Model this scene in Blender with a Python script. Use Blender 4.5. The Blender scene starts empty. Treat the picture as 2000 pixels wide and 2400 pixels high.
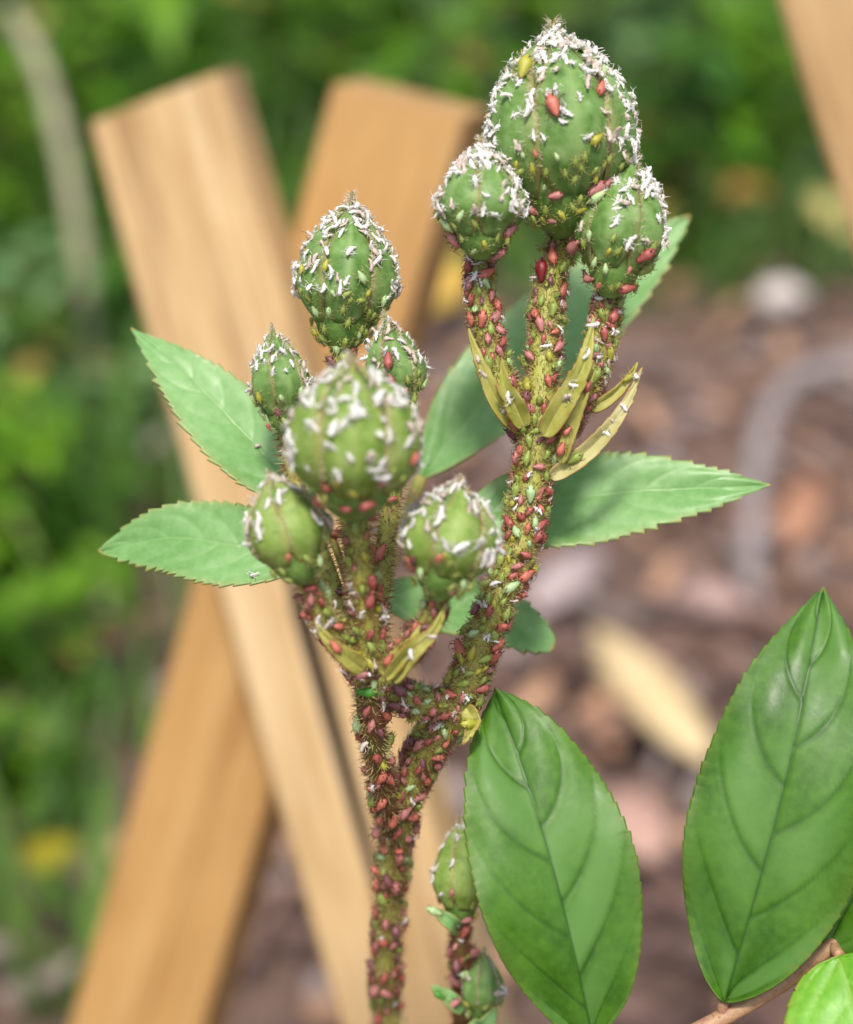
import bpy, math, random
from mathutils import Vector, Matrix, noise
from mathutils.bvhtree import BVHTree

R = math.radians
random.seed(11)
sc = bpy.context.scene
col = sc.collection

# ------------------------------------------------------------------ camera, sky, sun, exposure
PITCH = R(26)
CAM = Vector((0, 0, 0.45))
FPX = 4185.0
FW = Vector((0, math.cos(PITCH), -math.sin(PITCH)))
UP = Vector((0, math.sin(PITCH), math.cos(PITCH)))
RT = Vector((1, 0, 0))
cam = bpy.data.cameras.new('camera')
camo = bpy.data.objects.new('camera', cam)
col.objects.link(camo)
camo.location = CAM
camo.rotation_euler = (R(90) - PITCH, 0, 0)
cam.sensor_fit = 'VERTICAL'
cam.sensor_height = 24
cam.lens = 24 * FPX / 2400
cam.clip_start = 0.01
cam.clip_end = 500
cam.dof.use_dof = True
cam.dof.focus_distance = 0.180
cam.dof.aperture_fstop = 8.5
sc.camera = camo

SUN_EL, SUN_AZ = R(64), R(-174)       # azimuth measured from +Y towards +X: behind the camera, to its left
w = bpy.data.worlds.new('World')
sc.world = w
w.use_nodes = True
wn = w.node_tree
sky = wn.nodes.new('ShaderNodeTexSky')
sky.sky_type = 'NISHITA'
sky.sun_disc = False
sky.sun_elevation = SUN_EL
sky.sun_rotation = SUN_AZ
sky.air_density = 1.0
sky.dust_density = 3.0
wn.links.new(sky.outputs[0], wn.nodes['Background'].inputs[0])
wn.nodes['Background'].inputs[1].default_value = 0.135
sun = bpy.data.lights.new('sun', 'SUN')
suno = bpy.data.objects.new('sun', sun)
col.objects.link(suno)
sun.energy = 2.6
sun.angle = R(9)
sun.color = (1, 0.95, 0.87)
sdir = Vector((math.sin(SUN_AZ) * math.cos(SUN_EL), math.cos(SUN_AZ) * math.cos(SUN_EL), math.sin(SUN_EL)))
suno.rotation_euler = sdir.to_track_quat('Z', 'Y').to_euler()
suno.location = (0, 0, 5)
vs = sc.view_settings
vs.view_transform = 'Standard'
vs.look = 'None'
vs.exposure = 0.44
vs.gamma = 1
vs.use_curve_mapping = False
sc.cycles.use_denoising = True
sc.cycles.max_bounces = 8
sc.cycles.transparent_max_bounces = 8


# ------------------------------------------------------------------ helpers
def P(px, py, d):
    """photo pixel (2000 x 2400) at distance d along the view axis -> point"""
    return CAM + FW * d + RT * ((px - 1000) / FPX * d) + UP * ((1200 - py) / FPX * d)


def G(px, py, z=0.0):
    """photo pixel -> the point of the ground it shows"""
    v = FW + RT * ((px - 1000) / FPX) + UP * ((1200 - py) / FPX)
    return CAM + v * ((z - CAM.z) / v.z)


def lin(r, g, b):
    f = lambda c: c / 255 / 12.92 if c <= 10 else ((c / 255 + 0.055) / 1.055) ** 2.4
    return (f(r), f(g), f(b), 1)


def tag(o, label=None, cat=None, group=None, kind=None):
    if label: o['label'] = label
    if cat: o['category'] = cat
    if group: o['group'] = group
    if kind: o['kind'] = kind
    return o


def empty(name, loc=(0, 0, 0), mat=None):
    o = bpy.data.objects.new(name, None)
    o.empty_display_size = 0.01
    col.objects.link(o)
    if mat is not None:
        o.matrix_basis = mat
    else:
        o.location = loc
    return o


def mesh(name, v, f, mats, smooth=True, mi=None, attr=None):
    me = bpy.data.meshes.new(name)
    me.from_pydata([tuple(x) for x in v], [], f)
    for m in (mats if isinstance(mats, (list, tuple)) else [mats]):
        me.materials.append(m)
    if smooth:
        me.polygons.foreach_set('use_smooth', [True] * len(me.polygons))
    if mi:
        me.polygons.foreach_set('material_index', mi)
    if attr:
        a = me.attributes.new('data', 'FLOAT_COLOR', 'POINT')
        a.data.foreach_set('color', [c for x in attr for c in (x[0], x[1], x[2], 1.0)])
    me.update()
    return me


def obj(name, me, parent=None, world=True):
    """parts are built in world coordinates; world=True cancels the place of a top-level Empty"""
    o = bpy.data.objects.new(name, me)
    col.objects.link(o)
    if parent is not None:
        o.parent = parent
        if world and parent.parent is None:
            o.matrix_parent_inverse = parent.matrix_basis.inverted()
    return o


class MB:
    def __init__(s): s.v, s.f, s.mi, s.a = [], [], [], []

    def tube(s, pts, rad, n=6, m=0, caps=True):
        b = len(s.v)
        k = len(pts)
        up = Vector((0.31, 0.52, 0.79))
        for i, p in enumerate(pts):
            t = (pts[min(i + 1, k - 1)] - pts[max(i - 1, 0)])
            t = t.normalized() if t.length > 1e-12 else Vector((0, 0, 1))
            x = up.cross(t)
            if x.length < 0.05: x = Vector((1, 0, 0)).cross(t)
            x.normalize()
            y = t.cross(x)
            r = rad[i] if isinstance(rad, (list, tuple)) else rad
            for j in range(n):
                a = 2 * math.pi * j / n
                s.v.append(p + (x * math.cos(a) + y * math.sin(a)) * r)
            up = y if False else up
        for i in range(k - 1):
            for j in range(n):
                s.f.append((b + i * n + j, b + i * n + (j + 1) % n, b + (i + 1) * n + (j + 1) % n, b + (i + 1) * n + j))
                s.mi.append(m)
        if caps:
            s.f.append(tuple(b + j for j in range(n))[::-1]); s.mi.append(m)
            s.f.append(tuple(b + (k - 1) * n + j for j in range(n))); s.mi.append(m)

    def spike(s, p, q, r, m=0):
        b = len(s.v)
        t = (q - p).normalized()
        x = t.orthogonal().normalized()
        y = t.cross(x)
        for j in range(3):
            a = 2.094 * j
            s.v.append(p + (x * math.cos(a) + y * math.sin(a)) * r)
        s.v.append(q)
        for j in range(3):
            s.f.append((b + j, b + (j + 1) % 3, b + 3)); s.mi.append(m)

    def me(s, name, mats, smooth=True, attr=None):
        return mesh(name, s.v, s.f, mats, smooth, s.mi if isinstance(mats, (list, tuple)) and len(mats) > 1 else None, attr)


def spline(pts, n=8):
    """Catmull-Rom through tuples of equal length (vector or scalars)"""
    out = []
    q = [pts[0]] + list(pts) + [pts[-1]]
    for i in range(1, len(q) - 2):
        a, b, c, d = q[i - 1], q[i], q[i + 1], q[i + 2]
        for k in range(n):
            t = k / n
            out.append(0.5 * ((2 * b) + (c - a) * t + (2 * a - 5 * b + 4 * c - d) * t * t + (3 * b - a - 3 * c + d) * t ** 3))
    out.append(pts[-1])
    return out


def rnd(a, b): return random.uniform(a, b)


# ------------------------------------------------------------------ materials
def new_mat(name):
    m = bpy.data.materials.new(name)
    m.use_nodes = True
    nt = m.node_tree
    return m, nt, nt.nodes['Principled BSDF'], nt.nodes['Material Output']


def N(nt, t, **kw):
    n = nt.nodes.new(t)
    for k, v in kw.items():
        setattr(n, k, v)
    return n


def ramp(nt, fac, stops):
    r = N(nt, 'ShaderNodeValToRGB')
    e = r.color_ramp.elements
    e[0].position, e[0].color = stops[0]
    e[1].position, e[1].color = stops[-1]
    for p, c in stops[1:-1]:
        x = e.new(p); x.color = c
    nt.links.new(fac, r.inputs[0])
    return r.outputs[0]


def mix(nt, fac, a, b, mode='MIX'):
    n = N(nt, 'ShaderNodeMix', data_type='RGBA', blend_type=mode)
    for i, x in ((0, fac), (6, a), (7, b)):
        if hasattr(x, 'is_output'): nt.links.new(x, n.inputs[i])
        else: n.inputs[i].default_value = x
    return n.outputs[2]


def noise_tex(nt, scale, detail=4, rough=0.55, coord=None, w=None):
    n = N(nt, 'ShaderNodeTexNoise')
    n.inputs['Scale'].default_value = scale
    n.inputs['Detail'].default_value = detail
    n.inputs['Roughness'].default_value = rough
    if coord is not None: nt.links.new(coord, n.inputs['Vector'])
    return n.outputs[0]


def bump(nt, h, strength, dist, bs):
    b = N(nt, 'ShaderNodeBump')
    b.inputs['Strength'].default_value = strength
    b.inputs['Distance'].default_value = dist
    nt.links.new(h, b.inputs['Height'])
    nt.links.new(b.outputs[0], bs.inputs['Normal'])


def translucent(nt, bs, out, colour, amount):
    t = N(nt, 'ShaderNodeBsdfTranslucent')
    if hasattr(colour, 'is_output'): nt.links.new(colour, t.inputs[0])
    else: t.inputs[0].default_value = colour
    mx = N(nt, 'ShaderNodeMixShader')
    mx.inputs[0].default_value = amount
    nt.links.new(bs.outputs[0], mx.inputs[1])
    nt.links.new(t.outputs[0], mx.inputs[2])
    nt.links.new(mx.outputs[0], out.inputs[0])


def noisy(name, c1, c2, scale, rough=0.6, c3=None, bscale=None, bstr=0.3, bdist=0.0002, trans=0, spec=0.5, coord='Object', sss=0):
    m, nt, bs, out = new_mat(name)
    tc = N(nt, 'ShaderNodeTexCoord').outputs[coord]
    n = noise_tex(nt, scale, 4, 0.6, tc)
    stops = [(0.32, c1), (0.68, c2)] if c3 is None else [(0.3, c1), (0.5, c2), (0.7, c3)]
    c = ramp(nt, n, stops)
    nt.links.new(c, bs.inputs['Base Color'])
    bs.inputs['Roughness'].default_value = rough
    bs.inputs['Specular IOR Level'].default_value = spec
    if bscale: bump(nt, noise_tex(nt, bscale, 3, 0.6, tc), bstr, bdist, bs)
    if trans: translucent(nt, bs, out, c, trans)
    if sss:
        bs.inputs['Subsurface Weight'].default_value = sss
        bs.inputs['Subsurface Radius'].default_value = (0.6, 0.5, 0.2)
        bs.inputs['Subsurface Scale'].default_value = 0.0008
    return m


def wood_mat(name, base, dark, pale, off):
    m, nt, bs, out = new_mat(name)
    tc = N(nt, 'ShaderNodeTexCoord').outputs['Object']
    mp = N(nt, 'ShaderNodeMapping')
    mp.inputs['Location'].default_value = (off, off * 2, off * 3)
    mp.inputs['Scale'].default_value = (1, 1, 0.05)
    nt.links.new(tc, mp.inputs[0])
    n1 = noise_tex(nt, 190, 5, 0.6, mp.outputs[0])
    mp2 = N(nt, 'ShaderNodeMapping')
    mp2.inputs['Scale'].default_value = (1, 1, 0.08)
    mp2.inputs['Location'].default_value = (off * 5, 0, off)
    nt.links.new(tc, mp2.inputs[0])
    n2 = noise_tex(nt, 480, 4, 0.65, mp2.outputs[0])
    mp3 = N(nt, 'ShaderNodeMapping')
    mp3.inputs['Scale'].default_value = (1, 1, 0.35)
    nt.links.new(tc, mp3.inputs[0])
    n3 = noise_tex(nt, 70, 3, 0.5, mp3.outputs[0])
    c = ramp(nt, n1, [(0.36, dark), (0.46, base), (0.54, base), (0.62, pale)])
    c = mix(nt, 0.3, c, ramp(nt, n2, [(0.35, dark), (0.6, pale)]))
    c = mix(nt, 0.2, c, ramp(nt, n3, [(0.35, dark), (0.65, pale)]), 'MIX')
    nt.links.new(c, bs.inputs['Base Color'])
    bs.inputs['Roughness'].default_value = 0.6
    bs.inputs['Specular IOR Level'].default_value = 0.3
    bump(nt, n2, 0.35, 0.0006, bs)
    return m


def leaf_mat(name, deep, mid, pale, vein, edge, trans=0.22, rough=0.36, blotch=60, spec=0.5, panel=None):
    m, nt, bs, out = new_mat(name)
    at = N(nt, 'ShaderNodeAttribute', attribute_name='data')
    sp = N(nt, 'ShaderNodeSeparateColor')
    nt.links.new(at.outputs['Color'], sp.inputs[0])
    tc = N(nt, 'ShaderNodeTexCoord').outputs['Object']
    c = ramp(nt, noise_tex(nt, blotch, 3, 0.55, tc), [(0.34, deep), (0.5, mid), (0.68, pale)])
    c = mix(nt, 0.35, c, ramp(nt, noise_tex(nt, 900, 3, 0.6, tc), [(0.35, deep), (0.65, pale)]))
    if panel: c = mix(nt, sp.outputs[2], c, panel)
    c = mix(nt, sp.outputs[0], c, vein)
    c = mix(nt, sp.outputs[1], c, edge)
    nt.links.new(c, bs.inputs['Base Color'])
    rr = N(nt, 'ShaderNodeMapRange')
    rr.inputs['From Min'].default_value, rr.inputs['From Max'].default_value = 0.35, 0.65
    rr.inputs['To Min'].default_value, rr.inputs['To Max'].default_value = rough - 0.06, rough + 0.12
    nt.links.new(noise_tex(nt, 220, 3, 0.6, tc), rr.inputs[0])
    nt.links.new(rr.outputs[0], bs.inputs['Roughness'])
    bs.inputs['Specular IOR Level'].default_value = spec
    vo = N(nt, 'ShaderNodeTexVoronoi', feature='DISTANCE_TO_EDGE')
    vo.inputs['Scale'].default_value = 900
    nt.links.new(tc, vo.inputs['Vector'])
    cl = N(nt, 'ShaderNodeMapRange')
    cl.inputs['From Max'].default_value = 0.25
    nt.links.new(vo.outputs[0], cl.inputs[0])
    bump(nt, mix(nt, 0.88, cl.outputs[0], noise_tex(nt, 800, 4, 0.6, tc)), 0.4, 0.00008, bs)
    translucent(nt, bs, out, mix(nt, 0.5, c, lin(150, 200, 40)), trans)
    return m


M = {}
M['wood_a'] = wood_mat('pale_wood', lin(192, 156, 104), lin(138, 102, 60), lin(218, 190, 144), 0.3)
M['wood_b'] = wood_mat('tan_wood', lin(178, 136, 78), lin(142, 100, 52), lin(196, 158, 102), 1.7)
M['wood_c'] = wood_mat('stake_wood', lin(174, 140, 92), lin(144, 108, 64), lin(194, 164, 118), 3.1)
M['slit'] = noisy('dark_groove', lin(34, 26, 20), lin(62, 48, 36), 300, 0.9)  # dark colour lining the long groove in the paler slat
M['steel'] = noisy('rivet_steel', lin(120, 118, 112), lin(160, 158, 150), 600, 0.4)
M['steel'].node_tree.nodes['Principled BSDF'].inputs['Metallic'].default_value = 1
M['leaf_pale'] = leaf_mat('pale_leaf', lin(114, 164, 88), lin(136, 184, 110), lin(160, 202, 134), lin(138, 182, 108), lin(186, 168, 96), 0.3, 0.38)
M['leaf_rich'] = leaf_mat('rich_leaf', lin(44, 90, 2), lin(68, 116, 16), lin(90, 136, 38), lin(42, 82, 18), lin(108, 126, 46), 0.2, 0.45, 120, 0.45, lin(98, 142, 66))
M['leaf_young'] = leaf_mat('young_leaf', lin(92, 156, 24), lin(120, 184, 46), lin(140, 200, 70), lin(150, 196, 84), lin(190, 170, 90), 0.28, 0.42)
M['bract'] = leaf_mat('bract', lin(164, 164, 60), lin(196, 192, 96), lin(212, 206, 126), lin(212, 206, 130), lin(176, 120, 66), 0.3, 0.5, 300)
M['bract_dry'] = leaf_mat('bract_pale', lin(186, 180, 112), lin(214, 206, 142), lin(226, 216, 160), lin(206, 196, 130), lin(190, 140, 80), 0.25, 0.5, 300)
M['sepal'] = leaf_mat('sepal', lin(76, 116, 42), lin(108, 148, 68), lin(144, 176, 108), lin(140, 170, 98), lin(170, 150, 96), 0.15, 0.5, 420, 0.35)
M['sepal_near'] = leaf_mat('sepal_light', lin(100, 132, 42), lin(130, 160, 66), lin(158, 180, 98), lin(152, 174, 90), lin(172, 150, 96), 0.15, 0.5, 420, 0.35)
M['hip'] = noisy('bud_base', lin(70, 108, 38), lin(112, 146, 66), 600, 0.5, bscale=2500, bstr=0.4)
M['stem_green'] = noisy('green_stem', lin(130, 136, 44), lin(170, 172, 78), 420, 0.5, lin(146, 116, 64), 2600, 0.6, 0.0002)
M['stem_red'] = noisy('red_stem', lin(72, 76, 26), lin(112, 92, 40), 300, 0.5, lin(122, 50, 46), 2600, 0.6, 0.0002)
M['petiole'] = noisy('petiole', lin(150, 152, 60), lin(176, 160, 86), 300, 0.5, lin(160, 96, 84), 2600, 0.4, 0.0002)
M['hair_red'] = noisy('red_hair', lin(112, 50, 40), lin(150, 104, 74), 900, 0.5)
M['hair_fringe'] = noisy('sepal_fringe', lin(196, 172, 140), lin(236, 224, 206), 900, 0.5)
M['hair_pale'] = noisy('pale_hair', lin(182, 176, 100), lin(220, 212, 156), 900, 0.5)
APH = {
    'coral': (lin(178, 84, 66), lin(208, 130, 108)),
    'pink': (lin(162, 88, 84), lin(202, 142, 134)),
    'red': (lin(138, 58, 52), lin(190, 110, 98)),
    'darkred': (lin(96, 16, 20), lin(136, 30, 30)),
    'purple': (lin(104, 56, 62), lin(142, 92, 94)),
    'green': (lin(112, 134, 44), lin(160, 174, 88)),
    'palegreen': (lin(150, 184, 120), lin(190, 212, 158)),
    'leafgreen': (lin(50, 120, 28), lin(84, 156, 48)),
    'yellow': (lin(148, 148, 36), lin(188, 182, 72)),
}
for k, (a, b) in APH.items():
    M['aph_' + k] = noisy(k + '_aphid', a, b, 2.2, 0.36, bscale=14, bstr=0.15, bdist=0.05, spec=0.5)
M['aph_leg_dark'] = noisy('dark_aphid_leg', lin(60, 30, 24), lin(120, 70, 52), 2, 0.5)
M['aph_leg_pale'] = noisy('pale_aphid_leg', lin(150, 140, 80), lin(196, 180, 120), 2, 0.5)
M['aph_eye'] = noisy('aphid_eye', lin(30, 10, 8), lin(46, 16, 12), 3, 0.3)
M['skin'] = noisy('shed_skin', lin(238, 232, 222), lin(251, 249, 245), 3, 0.5, trans=0.2)
M['skin_tan'] = noisy('stale_shed_skin', lin(206, 184, 164), lin(238, 226, 214), 3, 0.6, trans=0.2)


# ------------------------------------------------------------------ ground, mulch, weeds
def ground():
    v, f = [], []
    xs = [-120, -20, -4] + [-1.5 + 0.05 * i for i in range(61)] + [4, 20, 120]
    ys = [-60, -8, -1] + [0.2 + 0.05 * i for i in range(63)] + [6, 25, 200]
    for y in ys:
        for x in xs:
            z = 0.0
            if -1.5 < x < 1.5 and 0.2 < y < 3.2:
                z = 0.018 * noise.noise(Vector((x * 6, y * 6, 1))) + 0.006 * noise.noise(Vector((x * 25, y * 25, 2))) - 0.01
            v.append((x, y, z))
    W = len(xs)
    for j in range(len(ys) - 1):
        for i in range(W - 1):
            f.append((j * W + i, j * W + i + 1, (j + 1) * W + i + 1, (j + 1) * W + i))
    m, nt, bs, out = new_mat('garden_soil')
    tc = N(nt, 'ShaderNodeTexCoord').outputs['Object']
    c = ramp(nt, noise_tex(nt, 18, 6, 0.65, tc), [(0.3, lin(74, 56, 46)), (0.5, lin(116, 92, 80)), (0.68, lin(150, 122, 106))])
    c = mix(nt, 0.4, c, ramp(nt, noise_tex(nt, 120, 4, 0.6, tc), [(0.3, lin(60, 44, 36)), (0.7, lin(160, 132, 116))]))
    nt.links.new(c, bs.inputs['Base Color'])
    bs.inputs['Roughness'].default_value = 0.9
    bump(nt, noise_tex(nt, 90, 5, 0.7, tc), 0.8, 0.01, bs)
    o = obj('ground', mesh('ground', v, f, m))
    tag(o, kind='structure')


ground()


def is_green(x, y):
    n = noise.noise(Vector((x * 5, y * 5, 7)))
    if x > -0.12 + 0.05 * n + 0.03 * max(0, 1.0 - y): return y > 1.24 + 0.1 * n
    return True


def mulch():
    mb = MB()
    for i in range(3600):
        x, y = rnd(-0.5, 0.9), rnd(0.45, 1.7)
        if is_green(x, y) and random.random() < 0.8: continue
        L, W, T = rnd(0.008, 0.04), rnd(0.004, 0.014), rnd(0.002, 0.006)
        a, b = rnd(0, 6.28), rnd(-0.35, 0.35)
        M3 = Matrix.Rotation(a, 3, 'Z') @ Matrix.Rotation(b, 3, 'Y') @ Matrix.Rotation(rnd(-0.3, 0.3), 3, 'X')
        c = Vector((x, y, rnd(0.0, 0.012)))
        s = len(mb.v)
        sk = rnd(-0.3, 0.3)
        for dx, dy, dz in ((-1, -1, -1), (1, -1, -1), (1, 1, -1), (-1, 1, -1), (-1, -1, 1), (1, -1, 1), (1, 1, 1), (-1, 1, 1)):
            mb.v.append(c + M3 @ Vector((dx * L / 2 + dy * sk * W, dy * W / 2 * rnd(0.6, 1.1), dz * T / 2)))
        k = random.choice((0, 0, 0, 0, 1, 1, 2))
        for q in ((0, 3, 2, 1), (4, 5, 6, 7), (0, 1, 5, 4), (1, 2, 6, 5), (2, 3, 7, 6), (3, 0, 4, 7)):
            mb.f.append(tuple(s + j for j in q)); mb.mi.append(k)
    ms = [noisy('mulch_brown', lin(92, 68, 58), lin(140, 112, 98), 60, 0.9),
          noisy('mulch_grey', lin(120, 106, 100), lin(172, 156, 148), 60, 0.9),
          noisy('mulch_tan', lin(160, 118, 92), lin(196, 156, 122), 60, 0.9)]
    o = obj('mulch', mb.me('mulch', ms, False))
    tag(o, 'brown and grey bark mulch spread over the bed', 'mulch', kind='stuff')


mulch()

M['weed1'] = noisy('weed_leaf', lin(50, 98, 14), lin(98, 150, 38), 25, 0.45, trans=0.4)
M['weed2'] = noisy('bright_weed_leaf', lin(82, 136, 14), lin(138, 184, 44), 25, 0.45, trans=0.45)
M['weed3'] = noisy('bluish_weed_leaf', lin(84, 126, 66), lin(142, 176, 118), 25, 0.5, trans=0.35)
M['weed_old'] = noisy('yellowing_leaf', lin(170, 140, 60), lin(206, 186, 110), 25, 0.5, trans=0.35)
M['weed_stem'] = noisy('weed_stem', lin(110, 130, 62), lin(150, 160, 96), 40, 0.6)
M['grass'] = noisy('grass_blade', lin(52, 96, 24), lin(110, 146, 56), 12, 0.5, trans=0.35)
M['straw'] = noisy('dry_stalk', lin(150, 146, 112), lin(186, 180, 146), 40, 0.7)


def blade(mb, p, d, L, W, droop, m=0, side=None, n=4, cup=0.0):
    """a leaf: a bent strip with a raised midrib, pointed at both ends"""
    d = d.normalized()
    s = side or d.cross(Vector((0, 0, 1)))
    if s.length < 0.01: s = Vector((1, 0, 0))
    s.normalize()
    b = len(mb.v)
    for i in range(n + 1):
        t = i / n
        c = p + d * (L * t) + Vector((0, 0, -droop * L * t * t))
        wd = W * (0.12 + 1.0 * math.sin(math.pi * min(1, t * 0.97 + 0.03)) ** 0.8) / 2 if i < n else 0.0004
        up = s.cross(d)
        mb.v += [c - s * wd + up * (cup * wd), c, c + s * wd + up * (cup * wd)]
    for i in range(n):
        for j in range(2):
            a = b + i * 3 + j
            mb.f.append((a, a + 1, a + 4, a + 3)); mb.mi.append(m)


def grass():
    mb = MB()
    for i in range(26000):
        x, y = rnd(-1.2, 1.3), rnd(0.4, 3.4)
        if not is_green(x, y): continue
        a = rnd(0, 6.28)
        d = Vector((math.cos(a) * 0.5, math.sin(a) * 0.5, 1))
        blade(mb, Vector((x, y, -0.005)), d, rnd(0.04, 0.14), rnd(0.003, 0.008), rnd(0.1, 0.6), random.choice((0, 0, 0, 1)), None, 3, 0.3)
    o = obj('grass', mb.me('grass', [M['grass'], M['weed1']]))
    tag(o, 'short soft green grass and ground cover beside the bed', 'grass', kind='stuff')


grass()


def weed(x, y, h, spread, nl, ls, lm, label, group='leafy weeds behind the trellis', lean=(0, 0)):
    base = Vector((x, y, -0.01))
    root = empty('leafy_weed', base)
    tag(root, label, 'plant', group)
    st, fo = MB(), MB()
    nst = max(2, nl // 14)
    for k in range(nst):
        a = rnd(0, 6.28)
        top = base + Vector((math.cos(a) * spread * rnd(0.1, 1) + lean[0], math.sin(a) * spread * rnd(0.1, 1) + lean[1], h * rnd(0.7, 1)))
        midp = (base + top) / 2 + Vector((rnd(-1, 1), rnd(-1, 1), 0)) * spread * 0.15
        pts = spline([base, midp, top], 5)
        st.tube(pts, [0.0024 - 0.0016 * i / len(pts) for i in range(len(pts))], 5)
        for q in range(nl // nst):
            t = rnd(0.15, 1)
            p = pts[min(len(pts) - 1, int(t * len(pts)))]
            aa = rnd(0, 6.28)
            blade(fo, p, Vector((math.cos(aa), math.sin(aa), rnd(0.0, 0.9))), ls * rnd(0.6, 1.3), ls * rnd(0.35, 0.6), rnd(0.1, 0.6), 1 if random.random() < 0.06 else 0, None, 4, 0.35)
    obj('stem', st.me('weed_stem', M['weed_stem']), root)
    f = obj('foliage', fo.me('weed_foliage', [M[lm], M['weed_old']]), root)
    f['kind'] = 'stuff'


WL = {'weed1': 'dark green', 'weed2': 'bright green', 'weed3': 'bluish green'}


def weed_words(k, h, ls, x, y, hm, lm):
    return f"{'tall' if h > hm else 'low'} {WL[k]} {'broad' if ls > lm else 'small'}-leaved weed "


random.seed(5)
for i in range(75):
    x, y = rnd(-0.62, -0.13), 0.55 + 0.85 * i / 75
    if not is_green(x, y): continue
    k = random.choice(('weed1', 'weed2', 'weed2', 'weed3'))
    h, ls = rnd(0.05, 0.15), rnd(0.018, 0.038)
    weed(x, y, h, 0.06, 46, ls, k, weed_words(k, h, ls, x, y, 0.1, 0.028) + 'in the grass ' + ('close to the crossed slats' if x > -0.3 else 'away from the slats'), 'weeds beside the trellis')
for i in range(85):
    y = 1.32 + 1.7 * (i / 85) + rnd(-0.05, 0.05)
    x = rnd(-0.3, 0.32) * y
    k = random.choice(('weed1', 'weed2', 'weed2', 'weed3'))
    h, ls = rnd(0.14, 0.32) * (0.8 + 0.2 * y), rnd(0.03, 0.065)
    weed(x, y, h, 0.09, 60, ls, k, weed_words(k, h, ls, x, y, 0.26, 0.047) + ('seen past the crossed slats' if x < -0.02 * y else 'behind the upper buds' if x < 0.16 * y else 'towards the separate slat'))


def dry_leaf(a, b, width, mat, label, lift=0.012, curl=0.5, name='dry_leaf', cat='dry leaf', arch=0.01):
    ax = b - a
    L = ax.length
    d = ax.normalized()
    s = d.cross(Vector((0, 0, 1))).normalized()
    v, f = [], []
    nu, nv = 14, 6
    for i in range(nu + 1):
        t = i / nu
        wd = width * (0.06 + (math.sin(math.pi * t) ** 0.7)) / 2
        for j in range(nv + 1):
            u = j / nv * 2 - 1
            z = lift + arch * math.sin(math.pi * t) - curl * wd * u * u + 0.002 * noise.noise(Vector((t * 9, u * 3, L * 90)))
            v.append(a + d * (L * t) + s * (u * wd) + Vector((0, 0, z)))
    for i in range(nu):
        for j in range(nv):
            k = i * (nv + 1) + j
            f.append((k, k + 1, k + nv + 2, k + nv + 1))
    o = obj(name, mesh(name, v, f, mat))
    md = o.modifiers.new('thick', 'SOLIDIFY'); md.thickness = 0.0012
    tag(o, label, cat)
    return o


dry_leaf(G(1395, 1535), G(1660, 1860), 0.032, noisy('tan_husk', lin(196, 168, 118), lin(232, 206, 158), 40, 0.6), 'long pale tan dried husk lying on the brown mulch', 0.016, 0.6, 'dry_husk', 'husk')
dry_leaf(G(1845, 1330), G(1905, 1150), 0.026, noisy('orange_leaf', lin(156, 108, 80), lin(186, 138, 106), 40, 0.6), 'orange brown dry leaf on the mulch past the grey twig')
dry_leaf(G(1990, 640), G(1900, 530), 0.035, noisy('yellow_leaf', lin(190, 170, 90), lin(216, 204, 140), 40, 0.6), 'yellowed dry leaf at the edge of the weeds', 0.03)
dry_leaf(G(1660, 540), G(1800, 520), 0.04, noisy('ochre_leaf', lin(170, 120, 52), lin(200, 152, 80), 40, 0.6), 'ochre dry leaf under the weeds', 0.03)
dry_leaf(G(1010, 830), G(1080, 700), 0.04, noisy('golden_leaf', lin(190, 150, 60), lin(214, 178, 90), 40, 0.6), 'golden dry leaf on the ground behind the crossed slats', 0.035)
dry_leaf(G(1440, 1900), G(1530, 2080), 0.03, noisy('pinkish_bark', lin(168, 128, 112), lin(196, 160, 142), 40, 0.7), 'pinkish flake of bark below the tan husk', 0.012, 0.5, 'bark_flake', 'bark')
dry_leaf(G(1250, 1480), G(1400, 1330), 0.03, noisy('grey_bark', lin(150, 132, 128), lin(190, 172, 168), 40, 0.7), 'grey flake of bark on the mulch behind the stem', 0.012, 0.5, 'bark_flake', 'bark')
dry_leaf(G(1560, 1440), G(1760, 1470), 0.03, noisy('rosy_bark', lin(150, 122, 114), lin(178, 148, 138), 40, 0.7), 'rosy brown flake of bark above the tan husk', 0.012, 0.5, 'bark_flake', 'bark')

mb = MB()
tw = spline([G(2120, 850, 0.012), G(1960, 862, 0.014), G(1850, 900, 0.016), G(1790, 1010, 0.016), G(1765, 1180, 0.012), G(1760, 1380, 0.008)], 6)
mb.tube(tw, [0.0085 - 0.0025 * i / len(tw) for i in range(len(tw))], 9)
tag(obj('twig', mb.me('twig', noisy('grey_twig', lin(134, 122, 118), lin(168, 156, 152), 60, 0.8, bscale=300, bstr=0.5, bdist=0.001))), 'smooth grey curved twig lying on the mulch', 'twig')


def stone(c, r, label):
    v, f = [], []
    n, k = 12, 8
    for i in range(k + 1):
        th = math.pi * i / k
        for j in range(n):
            a = 2 * math.pi * j / n
            d = Vector((math.sin(th) * math.cos(a), math.sin(th) * math.sin(a), math.cos(th)))
            q = r * (1 + 0.25 * noise.noise(d * 1.6 + c * 9))
            v.append(c + Vector((d.x * q, d.y * q * 0.9, d.z * q * 0.6 + r * 0.4)))
    for i in range(k):
        for j in range(n):
            f.append((i * n + j, i * n + (j + 1) % n, (i + 1) * n + (j + 1) % n, (i + 1) * n + j))
    tag(obj('stone', mesh('stone', v, f, M['stone'])), label, 'stone')


M['stone'] = noisy('pale_stone', lin(196, 184, 178), lin(226, 214, 206), 60, 0.8)
stone(G(1830, 720), 0.02, 'pale pinkish stone on the mulch near the weeds')

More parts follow.
